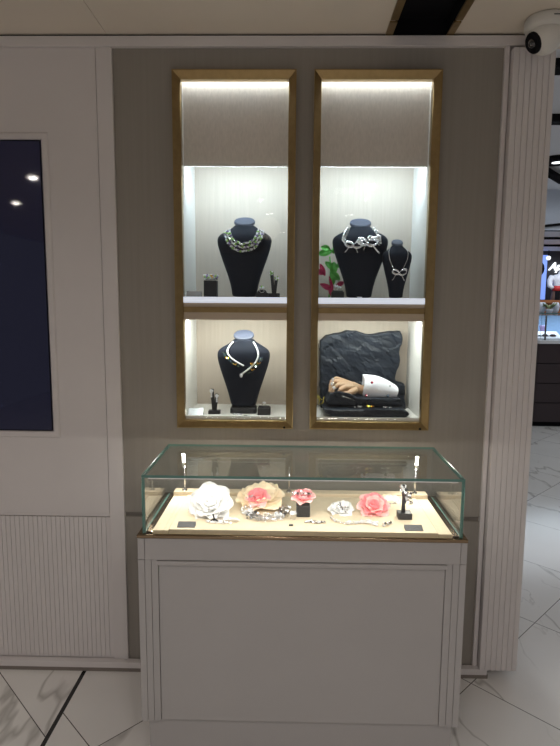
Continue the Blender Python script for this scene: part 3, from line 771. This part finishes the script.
# LED line along the top front edge inside the case
q = MB(); B_(q, GX0+.02, GX1-.02, GY0+.0068, GY0+.0125, GT-T_-.0062, GT-T_-.0008); q.build('light_bar', silver, t)
area('case_bar_light', ((GX0+GX1)/2, GY0+.012, GT-T_-.0085), GX1-GX0-.06, .006, 2.2, (1, .94, .86), (math.radians(30), 0, 0))

# ------------------------------------------------------------------ flowers in the case
def petal(q, base, azi, elev, L, W, cup, curl, ruf, ph, M_):
    """cupped petal, built in flower space then placed by M_"""
    ca, sa = math.cos(azi), math.sin(azi); NU, NV = 9, 8; v = []; fs = []
    for j in range(NV):
        f = j/(NV-1); wv = W*(math.sin(PI*(.12+.70*f))**.75)
        e = elev + (cup*(.5-f)) ; r = L*f
        z = r*math.sin(elev) + curl*L*(f**3)*-1 + cup*.0
        rad = r*math.cos(elev)
        for i in range(NU):
            u = -1+2*i/(NU-1)
            side = u*wv; lift = cup*W*(u*u)*f + ruf*L*math.sin(3.2*u*2+ph)*f*f
            rd = rad*(1-.16*u*u*f) - lift*math.sin(elev)
            p = Vector((base*ca+rd*ca-side*sa, base*sa+rd*sa+side*ca, z+lift*math.cos(elev)+.0))
            v.append(M_ @ p)
    for j in range(NV-1):
        for i in range(NU-1): a = j*NU+i; fs.append((a, a+1, a+NU+1, a+NU))
    q._add(v, fs, True)
def flower(label, loc, rad, layers, tilt, cat='flower', centre=None, spin=0, group='paper flowers in the glass case'):
    """layers: (count, relative length, elevation deg, relative width, cup, curl, material, phase)"""
    t = thing('fabric_flower', label, cat, loc, group)
    M_ = Matrix.Rotation(tilt[0], 4, 'X') @ Matrix.Rotation(tilt[1], 4, 'Y') @ Matrix.Rotation(spin, 4, 'Z')
    for (n, l, el, w_, cup, curl, mt_, ph) in layers:
        for k in range(n):
            q = MB(); az = 2*PI*(k+ph)/n + random.uniform(-.1,.1)
            petal(q, rad*.03, az, math.radians(el+random.uniform(-5,5)), rad*l*random.uniform(.93,1.05), rad*w_, cup, curl, .035, random.uniform(0,6), M_)
            q.build('petal', mt_, t, solid=.0012)
    if centre:
        q = MB(); q.ball(M_ @ Vector((0,0,rad*.12)), rad*.13, 12); q.build('flower_centre', centre, t)
    return t
def F_(px, py_, Y, dz=0): p = at(px, py_, Y); p.z += dz; return p
big = lambda a, b, c_: [(7,1.0,8,.46,.30,.12,a,0), (7,.86,26,.42,.35,.10,a,.5), (6,.68,44,.36,.40,.05,b,.2), (5,.48,60,.28,.5,.0,b,.6), (4,.30,74,.20,.5,0,c_,.1)]
P1 = F_(211, 504, -.335)
flower('large pure white rose bloom at the left of the glass case', P1, .083, big(whitepetal, whitepetal, whitepetal), (math.radians(46), 0), centre=whitepetal)
P2 = F_(261, 508, -.245)
P2.z = BED+.018
flower('wide cream bloom left of centre in the glass case', P2, .092, [(6,1.0,10,.50,.30,.0,creampetal,.15), (5,.74,26,.42,.4,.05,creampetal,.4)], (math.radians(14), math.radians(-3)))
P2b = F_(258, 499.5, -.275)
flower('small coral pink bloom nested in the wide cream bloom', P2b, .050, [(6,1,12,.45,.3,.1,rosepetal,0), (6,.85,34,.42,.4,.1,pinkpetal,.5), (5,.62,56,.36,.4,0,pinkpetal,.2), (3,.4,74,.25,.4,0,pinkpetal,.2)], (math.radians(26), 0), centre=pinkpetal)
P3 = F_(303, 499.5, -.325)
flower('pink bloom standing on the black cube in the case', P3, .046, [(7,1.0,22,.44,.3,.08,rosepetal,0), (6,.82,38,.40,.4,.05,pinkpetal,.5), (5,.58,56,.32,.4,0,rosepetal,.2), (3,.36,74,.22,.4,0,pinkpetal,.3)], (math.radians(18), 0), centre=pinkpetal)
P4 = F_(341, 511, -.300)
flower('flat white bloom right of centre holding a silver brooch', P4, .050, [(6,1.0,8,.48,.25,.05,whitepetal,0), (5,.72,24,.42,.35,.05,whitepetal,.5)], (math.radians(16), 0))
P5 = F_(373.5, 508, -.300)
flower('large pink rose bloom at the right of the glass case', P5, .061, [(8,1.0,14,.42,.3,.10,rosepetal,0), (7,.88,30,.40,.4,.08,pinkpetal,.5), (6,.72,44,.36,.4,.06,rosepetal,.2), (5,.52,58,.30,.4,0,pinkpetal,.5), (3,.34,74,.22,.4,0,pinkpetal,.3)], (math.radians(36), 0), centre=pinkpetal)
P6 = F_(392, 503, -.185)
flower('pale cream bloom half hidden behind the large pink rose', P6, .048, [(5,1.0,10,.50,.3,.0,creampetal,.1), (4,.7,26,.42,.4,.05,whitepetal,.4)], (math.radians(14), 0))
q = MB(); w_ = .0235; q.box(-w_, w_, -w_, w_, 0, .040)
Pc = at(303, 514, -.335); tag(q.build('display_cube', plush, bevel=.003, loc=(Pc.x, -.335, BED)), 'black display cube under the pink bloom in the case', 'display cube')
# silver pieces
def pave(name, label, cat, loc, shape, n, r, mats=(silver, gem, glintdark, silver), group=None, base=None, chunks=8):
    t = thing(name, label, cat, loc, group)
    if base: q = MB(); base(q); q.build('setting', silver, t)
    for c_ in range(chunks):
        q = MB()
        for k in range(n//chunks): q.jewel(shape((c_+random.random())/chunks), r*random.uniform(.7,1.25))
        q.build('stone_cluster', mats[c_ % len(mats)], t)
    return t
def arc_shape(a0, a1, rx, ry, w_, h): 
    def f(s_):
        a = a0+(a1-a0)*s_; j = random.uniform(-w_, w_)
        return Vector(((rx+j)*math.cos(a), (ry+j)*math.sin(a), .003+random.uniform(0, h)))
    return f
Pb = at(265, 519, -.37)
pave('statement_necklace', 'chunky silver stone collar around the front of the cream bloom', 'necklace', (Pb.x, -.325, BED), arc_shape(PI*1.0-.35, PI*2.0+.35, .066, .068, .019, .018), 420, .0036,
     base=lambda q: q.tube([(.064*math.cos(a), .068*math.sin(a), .004) for a in [PI*.92+(PI*1.16)*k/24 for k in range(25)]], .003, 6))
Pb = at(221, 524, -.40)
pave('pave_cuff', 'flat silver mesh bracelet lying under the white rose', 'bracelet', (Pb.x+.006, -.405, BED), lambda s_: (lambda a, rr: Vector((.056*rr*math.cos(a), .026*rr*math.sin(a), .003+.003*random.random())))(2*PI*s_, math.sqrt(random.random())), 420, .0022,
     mats=(gem, pearlm, silver, goldgrey))
q = MB(); q.tube([(0,0,.002),(.002,-.002,.012),(-.004,.006,.026)], .0028, 6); q.tube([(.0,-.002,.013),(.016,-.008,.006)], [.004,.002], 6); q.tube([(.001,-.002,.013),(-.014,-.006,.004)], [.003,.001], 6)
Pb = at(214, 521, -.41); tag(q.build('forked_twig', blackm, loc=(Pb.x, -.412, BED)), 'short black forked twig in front of the white rose', 'twig')
Pb = at(293, 519, -.40)
t = thing('silver_ring', 'chunky silver ring left of the cube on the case floor', 'ring', (Pb.x, -.385, BED+.001)); ring_jewel(t, (0,0,.010), .010, .0065, 8)
Pb = at(291, 527, -.43); q = MB(); q.box(-.007,.007,-.004,.004,0,.004); tag(q.build('price_tag', cardm, loc=(Pb.x, -.432, BED)), 'tiny black price tag near the front glass of the case', 'tag')
Pb = at(315, 521.5, -.40)
pave('spray_brooch', 'silver spray brooch on the case floor before the black cube', 'brooch', (Pb.x, -.405, BED), lambda s_: Vector((.034*(2*s_-1), .008*math.sin(s_*9)*random.random()-.006*random.random(), .003+.006*random.random()*(1-abs(2*s_-1)))), 72, .0032)
pave('flower_brooch', 'silver starburst brooch pinned on the flat white bloom', 'brooch', P4+Vector((0,-.022,.018)), lambda s_: (lambda rr, a: Vector((.024*rr*math.cos(a), .010*rr*math.sin(a), .014*rr*math.sin(a)+.004*random.random())))(random.random(), 2*PI*s_), 90, .0028)
pave('small_flower_brooch', 'silver stones sprinkled on the pink bloom above the black cube', 'brooch', P3+Vector((-.004,-.020,.024)), lambda s_: Vector((.034*(2*s_-1), random.uniform(-.008,.008), .004+.010*random.random()*(1-abs(2*s_-1)))), 60, .0030)
pave('nested_brooch', 'silver stones at the left rim of the coral bloom', 'brooch', P2b+Vector((-.026,-.016,.012)), lambda s_: Vector((.016*(2*s_-1), random.uniform(-.006,.006), .014*(s_)*random.random())), 32, .0028)
Pb = at(355, 523, -.40)
t = thing('vine_necklace', 'long curving silver vine necklace on the case floor below the pink rose', 'necklace', (Pb.x, -.405, BED))
pts = [(at(x, y, -.40).x-Pb.x, yy+.0, .004) for x, y, yy in ((331,518,.045),(332,523,.020),(338,526,.000),(346,527,-.012),(354,526,-.006),(362,524,.004),(369,525,.002),(374,528,-.012),(373,531,-.024))]
q = MB(); q.tube(pts, .0018, 6); q.build('chain', silver, t)
for a, b_, n_, wd in ((0, 3, 10, .003), (3, 5, 24, .007), (5, 8, 56, .012)):
    q = MB()
    for k in range(n_):
        s_ = a+(b_-a)*random.random(); i = int(s_); f = s_-i; p = Vector(pts[i]).lerp(Vector(pts[min(i+1, 8)]), f); q.jewel(p+Vector((random.uniform(-wd,wd), random.uniform(-wd,wd), random.uniform(0,.006))), .0036)
    q.build('stone_cluster', gem, t)
Pb = at(387, 526, -.42)
pave('leaf_brooch', 'small silver leaf brooch right of the vine necklace', 'brooch', (Pb.x, -.420, BED), lambda s_: Vector((.017*(2*s_-1), .010*(2*s_-1)+random.uniform(-.006,.006), .003+.008*random.random())), 48, .0034)
for (x, y, lab) in ((187.5, 525.5, 'charcoal card at the left front of the glass case by the white rose'), (412.5, 528.5, 'charcoal card at the right front of the glass case')):
    p = at(x, y, -.43); q = MB(); q.prism([(-.014,0),(.014,0),(.014,.010),(-.014,.001)], 'x', -.029, .029)
    tag(q.build('charcoal_card', cardm, loc=(p.x, -.447, BED)), lab, 'card', 'blank charcoal cards in the glass case')
Pb = at(404.5, 518, -.355)
t = thing('sculpture_stand', 'black figure shaped jewellery stand at the right of the glass case', 'jewellery stand', (Pb.x, -.350, BED), 'black jewellery stands')
q = MB(); q.box(-.0235, .0235, -.019, .019, 0, .022); q.build('base', plush, t, bevel=.002)
q = MB(); q.tube([(-.004,0,.020),(-.004,0,.050),(.002,0,.075),(-.006,0,.105),(-.006,0,.118)], [.008,.006,.012,.009,.007], 12); q.tube([(.002,0,.07),(.016,-.004,.082),(.020,-.004,.092)], [.007,.005,.004], 8); q.build('figure', plush, t)
t = pave('twig_brooch', 'silver twig brooch hung on the black figure stand', 'brooch', (Pb.x, -.362, BED), lambda s_: Vector((-.015+.036*s_+random.uniform(-.008,.008), random.uniform(-.006,.002), .118-.062*s_+random.uniform(-.011,.011))), 110, .0036)

# ------------------------------------------------------------------ dome camera
DC = at(545, 38, -.115)
t = thing('security_camera', 'white dome security camera on the ceiling at the right wall end', 'security camera', (DC.x, DC.y, CE))
q = MB(); q.lathe([(.030,-.0005),(.066,-.001),(.070,-.010),(.070,-.030),(.066,-.040),(.05,-.044)][::-1], seg=32); q.build('base', camwhite, t)
c_ = Vector((0, 0, -.060)); q = MB(); q.ball(c_, .058, 32); q.build('dome', camwhite, t)
d = Vector((-.86, -.16, -.48)).normalized()
q = MB(); q.tube([c_+d*.040, c_+d*.052, c_+d*.056], [.036,.035,.032], 24); lf = q.build('lens_ring', blackm, t)
q = MB(); q.ball(c_+d*.048, .018, 16); q.build('lens', lensm, lf)
q = MB(); q.box(-.004, .018, -.0712, -.0700, -.021, -.018); q.build('logo_mark', cardm, t)

# ------------------------------------------------------------------ mall beyond the wall's end
MC = 3.0
q = MB(); q.box(.4, 7.5, .12, 5.2, MC, MC+.05); struct(q.build('ceiling_hall', mallwhite))
q = MB(); q.box(.4, 1.6, .08, .12, CE+.06, MC); q.box(1.6, 7.5, -.6, -.56, CE, MC); q.box(1.6, 7.5, -.56, .12, MC, MC+.05); struct(q.build('wall_fascia', mallwhite))
for (yp, y2, ht) in ((72, None, .05), (123.5, None, .04)):
    tn = at(557, yp, 1.0); dd = tn-CAMP; k = (MC-.06-CAM_H)/dd.z; Yc = CAMP.y+dd.y*k; 
    q = MB(); q.box(-2.6, 3.4, -ht, ht, -.06, 0)
    o = q.build('ceiling_track', blackm, loc=(3.6, Yc, MC)); tag(o, 'black lighting track on the mall ceiling, %s' % ('nearest the wall end' if yp == 71 else 'second from the wall end'), 'ceiling track', 'black tracks on the mall ceiling')
def sky(px, py_, Z): d_ = at(px, py_, 1.0)-CAMP; return CAMP+d_*((Z-CAM_H)/d_.z)
p = sky(557, 163, 2.96)
t = thing('downlight', 'round black rimmed ceiling downlight beyond the wall end', 'ceiling light', (p.x, p.y, MC))
q = MB(); q.lathe([(.06,-.035),(.17,-.035),(.17,0),(.06,0)], seg=24); q.build('rim', blackm, t)
q = MB(); q.lathe([(.05,-.038),(.05,-.036)], seg=24); q.build('diffuser', signm, t)
p = sky(557, 179, 2.95)
q = MB(); q.tube([(-.42,-.5,0),(-.05,-.05,0),(.5,.12,0),(1.2,.5,0)], .055, 4); tag(q.build('ceiling_duct', blackm, loc=(p.x+.05, p.y, 2.94)), 'black angled duct bar on the mall ceiling', 'duct')
q = MB(); q.box(.4, 7.5, 5.18, 5.22, 2.50, MC); struct(q.build('trim_7', mallledge))
q = MB(); q.box(.4, 7.5, 5.22, 9.6, 2.62, 2.68); struct(q.build('ceiling_shop', mallwhite))
q = MB(); pts = [(x_, 5.14-.02*math.sin(x_), 2.52+.10*math.sin((x_-3.0)*1.2)) for x_ in [2.8+.15*k for k in range(20)]]
q.tube(pts, .018, 6); tag(q.build('ceiling_cable', blackm), 'black curved cable swag across the pale shop fascia', 'cable')
for yy, lab in ((6.0, 'nearest'), (7.0, 'middle'), (8.1, 'farthest')):
    q = MB(); q.box(-2.5, 2.5, -.04, .04, -.03, 0); tag(q.build('ceiling_rail', blackm, loc=(5, yy, 2.62)), 'thin black rail under the far shop ceiling, %s of three' % lab, 'ceiling rail', 'thin rails under the far shop ceiling')
q = MB(); q.box(2.0, 7.5, 9.3, 9.4, 0, 2.62); struct(q.build('wall_far', malldark))
q = MB(); q.box(7.45, 7.5, -.6, 9.4, 0, MC); struct(q.build('wall_right', mallwhite))
q = MB(); q.box(2.0, 2.05, 5.6, 9.3, 0, 2.62); struct(q.build('wall_shop_left', mallwhite))
# blue panel
a_ = at(533, 255, 9.25); b_ = at(546, 297, 9.25)
q = MB(); q.box(a_.x-.6, b_.x-.02, 9.25, 9.295, b_.z-.05, a_.z); tag(q.build('light_panel', mallblue), 'tall glowing blue panel on the far shop wall', 'light panel')
p = at(541.5, 269, 9.1); q = MB(); q.ball((-.05,0,0), .11, 12, (.8,.5,1.2)); q.ball((-.15,0,.02), .10, 10, (1,.6,1)); q.cyl((-.12,0,0), (-.12,0,-p.z+.0), .02)
tag(q.build('spherical_plant', blackm, loc=(p.x, 9.05, p.z)), 'dark silhouette of a round ornament before the blue panel', 'ornament')
# sign
t = thing('shop_sign', 'white illuminated cursive shop sign on the dark far wall', 'sign', at(548.3, 271, 9.28))
cu = bpy.data.curves.new('sign_text', 'FONT'); cu.body = 'Ap'; cu.size = .21; cu.shear = .35; cu.extrude = .012; cu.offset = .006
o = bpy.data.objects.new('sign_lettering', cu); COL.objects.link(o); dg = bpy.context.evaluated_depsgraph_get()
me = bpy.data.meshes.new_from_object(o.evaluated_get(dg)); bpy.data.objects.remove(o)
o = bpy.data.objects.new('sign_lettering', me); COL.objects.link(o); me.materials.clear(); me.materials.append(signm); o.parent = t; o.rotation_euler = (PI/2, 0, 0); o.location = (.0, -.012, .02)
p = at(548.5, 258, 9.1); t = thing('pendant_lamp', 'small round white lamp left above the cursive sign', 'lamp', p)
q = MB(); q.ball((0,0,0), .042, 16); q.build('globe', signm, t); q = MB(); q.cyl((0,0,.04), (0,0,2.62-p.z), .008); q.build('rod', blackm, t)
# display mannequin
p = at(559.6, 300, 8.8)
t = thing('display_mannequin', 'headless shop mannequin in a white top and red belt before the dark wall', 'mannequin', (p.x, 8.8, 0))
q = MB(); zz = lambda y_: at(557.5, y_, 8.8).z
q.loft([ring_(w_, d_, 0, z, 20, 2.2) for z, w_, d_ in ((zz(289),.14,.10),(zz(285),.13,.09),(zz(281),.16,.11),(zz(277.5),.19,.10),(zz(275.5),.15,.07),(zz(274),.06,.05),(zz(271.5),.05,.05))])
q.tube([(-.17,0,zz(277)),(-.22,-.02,zz(281)),(-.23,-.06,zz(286)),(-.19,-.10,zz(288.5))], [.06,.05,.045,.035], 10)
q.tube([(.17,0,zz(277)),(.24,-.02,zz(282)),(.26,-.06,zz(288))], [.06,.05,.04], 10); q.build('torso', goodswhite, t)
q = MB(); q.loft([ring_(w_, d_, 0, z, 20, 2.2) for z, w_, d_ in ((zz(291),.155,.11),(zz(286),.145,.10))]); q.build('belt', redcloth, t)
q = MB(); q.loft([ring_(w_, d_, 0, z, 20, 2.2) for z, w_, d_ in ((0.02,.13,.10),(.8,.14,.10),(zz(298),.17,.12),(zz(290.5),.15,.10))]); q.build('skirt', brownskin, t)
q = MB(); q.box(-.2, .2, -.16, .16, 0, .02); q.build('base', blackm, t)
p = at(557.2, 300, 8.3); q = MB(); q.box(-.035, .035, -.03, .03, 0, at(557,291,8.3).z); tag(q.build('display_post', blackm, loc=(p.x, 8.3, 0)), 'black upright post in front of the far mannequin', 'post')
# wooden counter and the things on it
q = MB(); a_ = at(545, 300, 7.9); q.box(4.15, 6.8, 7.9, 8.25, 0, a_.z-.05); q.box(4.1, 6.85, 7.85, 8.27, a_.z-.05, a_.z)
tag(q.build('wooden_bar', woodm), 'orange wooden bar in the far shop', 'bar')
a_ = at(545, 313, 6.4); ZT = a_.z
t = thing('glass_showcase', 'second glass showcase standing behind the dark drawer counter', 'showcase', (4.6, 6.6, 0))
q = MB(); q.box(-1.2, 1.8, -.2, .35, 0, ZT-.22); q.build('body', drawerm, t)
q = MB(); q.pane(-1.2, 1.8, -.2, .35, ZT-.012, ZT); q.pane(-1.2, 1.8, -.2, -.19, ZT-.22, ZT-.012); q.build('glass', [clearglass, glassedge], t)
for k, (x_, y_, mt_, r, lab) in enumerate(((540.5,305.5,goodswhite,.06,'white pot at the left of the far counters'), (544.3,306,mallledge,.045,'small pale vase between the white pot and the plant'), (557,306,goodswhite,.06,'white pot before the far mannequin'))):
    p = at(x_, y_, 6.5); q = MB(); q.lathe([(r*.5,0),(r*.8,.03),(r,.09),(r*.8,.15),(r*.6,.16)], seg=16); tag(q.build('pot', mt_, loc=(p.x, 6.55, ZT)), lab, 'pot', 'pots on the second showcase')
p = at(549.5, 306, 6.5); t = thing('potted_plant', 'dusty green potted plant on the second showcase', 'plant', (p.x, 6.5, ZT))
q = MB(); q.lathe([(.04,0),(.055,.05),(.05,.06)], seg=14); q.build('pot', goodswhite, t)
q = MB()
for k in range(26):
    a = random.random()*2*PI; q.tube([(0,0,.05),(.06*math.cos(a),.05*math.sin(a),.11),(.11*math.cos(a),.08*math.sin(a),.10+.06*random.random())], [.008,.014,.003], 5)
q.build('foliage', plantm, t)
# near drawer counter with glass
CY = 4.9
zt = at(545, 343, CY).z; zg = at(545, 314.5, CY).z
t = thing('drawer_counter', 'dark drawer counter with white edge and glass case beyond the wall end', 'counter', (3.9, 5.2, 0))
xl = at(528, 400, CY).x-3.9; xc = at(543, 345, CY).x-3.9
out = lambda e: [(xl-e, .30+e), (xl-e, -.12-e), (xl+.10, -.30-e), (1.2+e, -.30-e), (1.2+e, .30+e)]
q = MB(); q.prism(out(-.05), 'z', 0, .06); q.build('plinth', blackm, t)
for k in range(4):
    z0 = .06+(zt-.07)*k/4; q = MB(); q.prism(out(-.004), 'z', z0+.004, z0+(zt-.07)/4-.006); q.build('drawer', drawerm, t, bevel=.003)
q = MB(); q.prism(out(-.02), 'z', .05, zt-.012); q.build('body', blackm, t)
q = MB(); q.prism(out(.015), 'z', zt-.010, zt+.035); q.build('white_edge', mallwhite, t, bevel=.004)
q = MB(); q.prism(out(-.01), 'z', zg-.012, zg); q.build('glass_top', [clearglass], t)
q = MB(); q.pane(xl+.11, 1.18, -.292, -.284, zt+.036, zg-.0125); q.build('front_glass', [clearglass, glassedge], t)
q = MB(); q.box(xl+.02, 1.18, .27, .285, zt+.036, zg-.0125); q.build('rear_panel', goodsblue, t)
q = MB()
for x_ in (xl+.02, at(546.5,330,CY).x-3.9, 1.17): q.box(x_-.008, x_+.008, -.28, -.264, zt+.036, zg-.0125)
q.build('glass_post', cardm, t)
for k, (x_, y_, mt_, lab) in enumerate(((541,337.5,goodswhite,'left'), (549.5,337.5,goodswhite,'middle'), (557.5,337.5,goodswhite,'right'))):
    p = at(x_, y_, 5.0); tt = thing('display_cushion', 'white sloped cushion in the far drawer counter, %s of three' % lab, 'cushion', (p.x, 5.06, zt+.036), 'cushions in the far drawer counter')
    q = MB(); q.prism([(-.10,0),(.10,0),(.10,.10),(-.10,.02)], 'x', -.055, .055); q.build('cushion_body', mt_, tt, bevel=.004)
def sunglasses(px, py_, lab, mt_, s_=1):
    p = at(px, py_, 4.85); t = thing('sunglasses', lab, 'sunglasses', (p.x, 5.02, zt+.037), 'sunglasses in the far drawer counter')
    for s in (-1, 1):
        q = MB(); q.ball((s*.045*s_, 0, .035*s_), .040*s_, 14, (1,.35,.8)); q.build('lens', mt_, t)
        q = MB(); q.tube([(s*.085*s_,.0,.045*s_),(s*.088*s_,.06,.045*s_),(s*.085*s_,.10,.02)], .005, 6); q.build('temple', mt_, t)
    q = MB(); q.tube([(-.015*s_,0,.04*s_),(0,-.004,.046*s_),(.015*s_,0,.04*s_)], .005, 6); q.build('bridge', mt_, t)
sunglasses(555.5, 331, 'dark plum sunglasses at the right in the far drawer counter', goodsdark, 1.1)
sunglasses(543, 331, 'blue grey sunglasses at the left in the far drawer counter', bluegem, .9)
q = MB(); q.lathe([(.03,0),(.045,.02),(.03,.09),(.045,.16),(.04,.17)], seg=14); p = at(549.5, 330, 5.1)
tag(q.build('perfume_bottle', violetgem, loc=(p.x, 5.30, zt+.037)), 'lilac vase between the two sunglasses in the far counter', 'vase')

# ------------------------------------------------------------------ room lamps (behind the viewer, mirrored in the glass)
def lamp_fixture(x, y, w_, d_, rz=0, label=''):
    t = thing('ceiling_lamp', label, 'ceiling light', (x, y, CE), 'recessed room lamps', rz)
    q = MB(); q.frame(-w_/2, w_/2, -d_/2, d_/2, [(0,0),(.01,0),(.01,.01),(0,.01)])
    fr = q.build('rim', camwhite, t); fr.rotation_euler = (-PI/2, 0, 0); fr.location = (0, 0, -.010)
    q = MB(); q.box(-w_/2, w_/2, -d_/2, d_/2, -.006, -.001); q.build('diffuser', roomlamp, t)
spots = [(-.36,-2.65), (-.31,-3.3), (-.25,-4.15), (-.22,-4.6), (-.18,-5.3), (-.14,-5.8), (.66,-2.6), (.68,-3.2), (.64,-4.2), (1.08,-5.1), (-2.05,-2.35), (-2.75,-3.5)]
words = ['first', 'second', 'third', 'fourth', 'fifth', 'sixth']
for i, (x_, y_) in enumerate(spots):
    lab = ('%s lamp of the left ceiling row, counted from the counter' % words[i]) if i < 6 else ('%s lamp of the right ceiling row, counted from the counter' % words[i-6] if i < 10 else '%s lamp over the left side of the shop' % ('nearer' if i == 10 else 'farther'))
    lamp_fixture(x_, y_, .07, .05, .25, lab)
    area('ceiling_lamp_light', (x_, y_, CE-.012), .06, .045, 5.6 if y_ > -4.3 else 3, (1, .93, .90))
q = MB(); q.ball((0,0,-.20), .12, 20); q.cyl((0,0,-.09),(0,0,0), .006)
globe = mat('warm_globe', (.9,.8,.7,1), .5, emit=(1,.78,.55,1), strength=1.6)
tag(q.build('globe_pendant', globe, loc=(-.24,-3.85,CE)), 'warm glowing globe pendant behind the viewer', 'pendant lamp')

area('hall_light', (2.6, 1.6, 2.95), 2.2, 2.4, 10, (.95, .97, 1))
area('hall_light', (4.5, 3.9, 2.95), 3.0, 1.6, 20, (.93, .97, 1))
area('shop_light', (4.8, 7.3, 2.55), 2.5, 2.5, 45, (.85, .93, 1))
area('shop_case_light', (3.9, 5.15, zg-.02), 1.8, .2, 5, (.75, .88, 1))

# world: dim ambient light of the mall
wd = bpy.data.worlds.new('world'); S.world = wd; wd.use_nodes = True
bg = wd.node_tree.nodes['Background']; bg.inputs[0].default_value = (1, .96, .94, 1); bg.inputs[1].default_value = .20
S.view_settings.view_transform = 'Standard'; S.view_settings.look = 'None'; S.view_settings.gamma = 1; S.view_settings.exposure = 0
S.view_settings.use_curve_mapping = False
S.cycles.max_bounces = 10; S.cycles.transparent_max_bounces = 24; S.cycles.diffuse_bounces = 5; S.cycles.glossy_bounces = 5
S.cycles.caustics_refractive = False; S.cycles.sample_clamp_indirect = 6
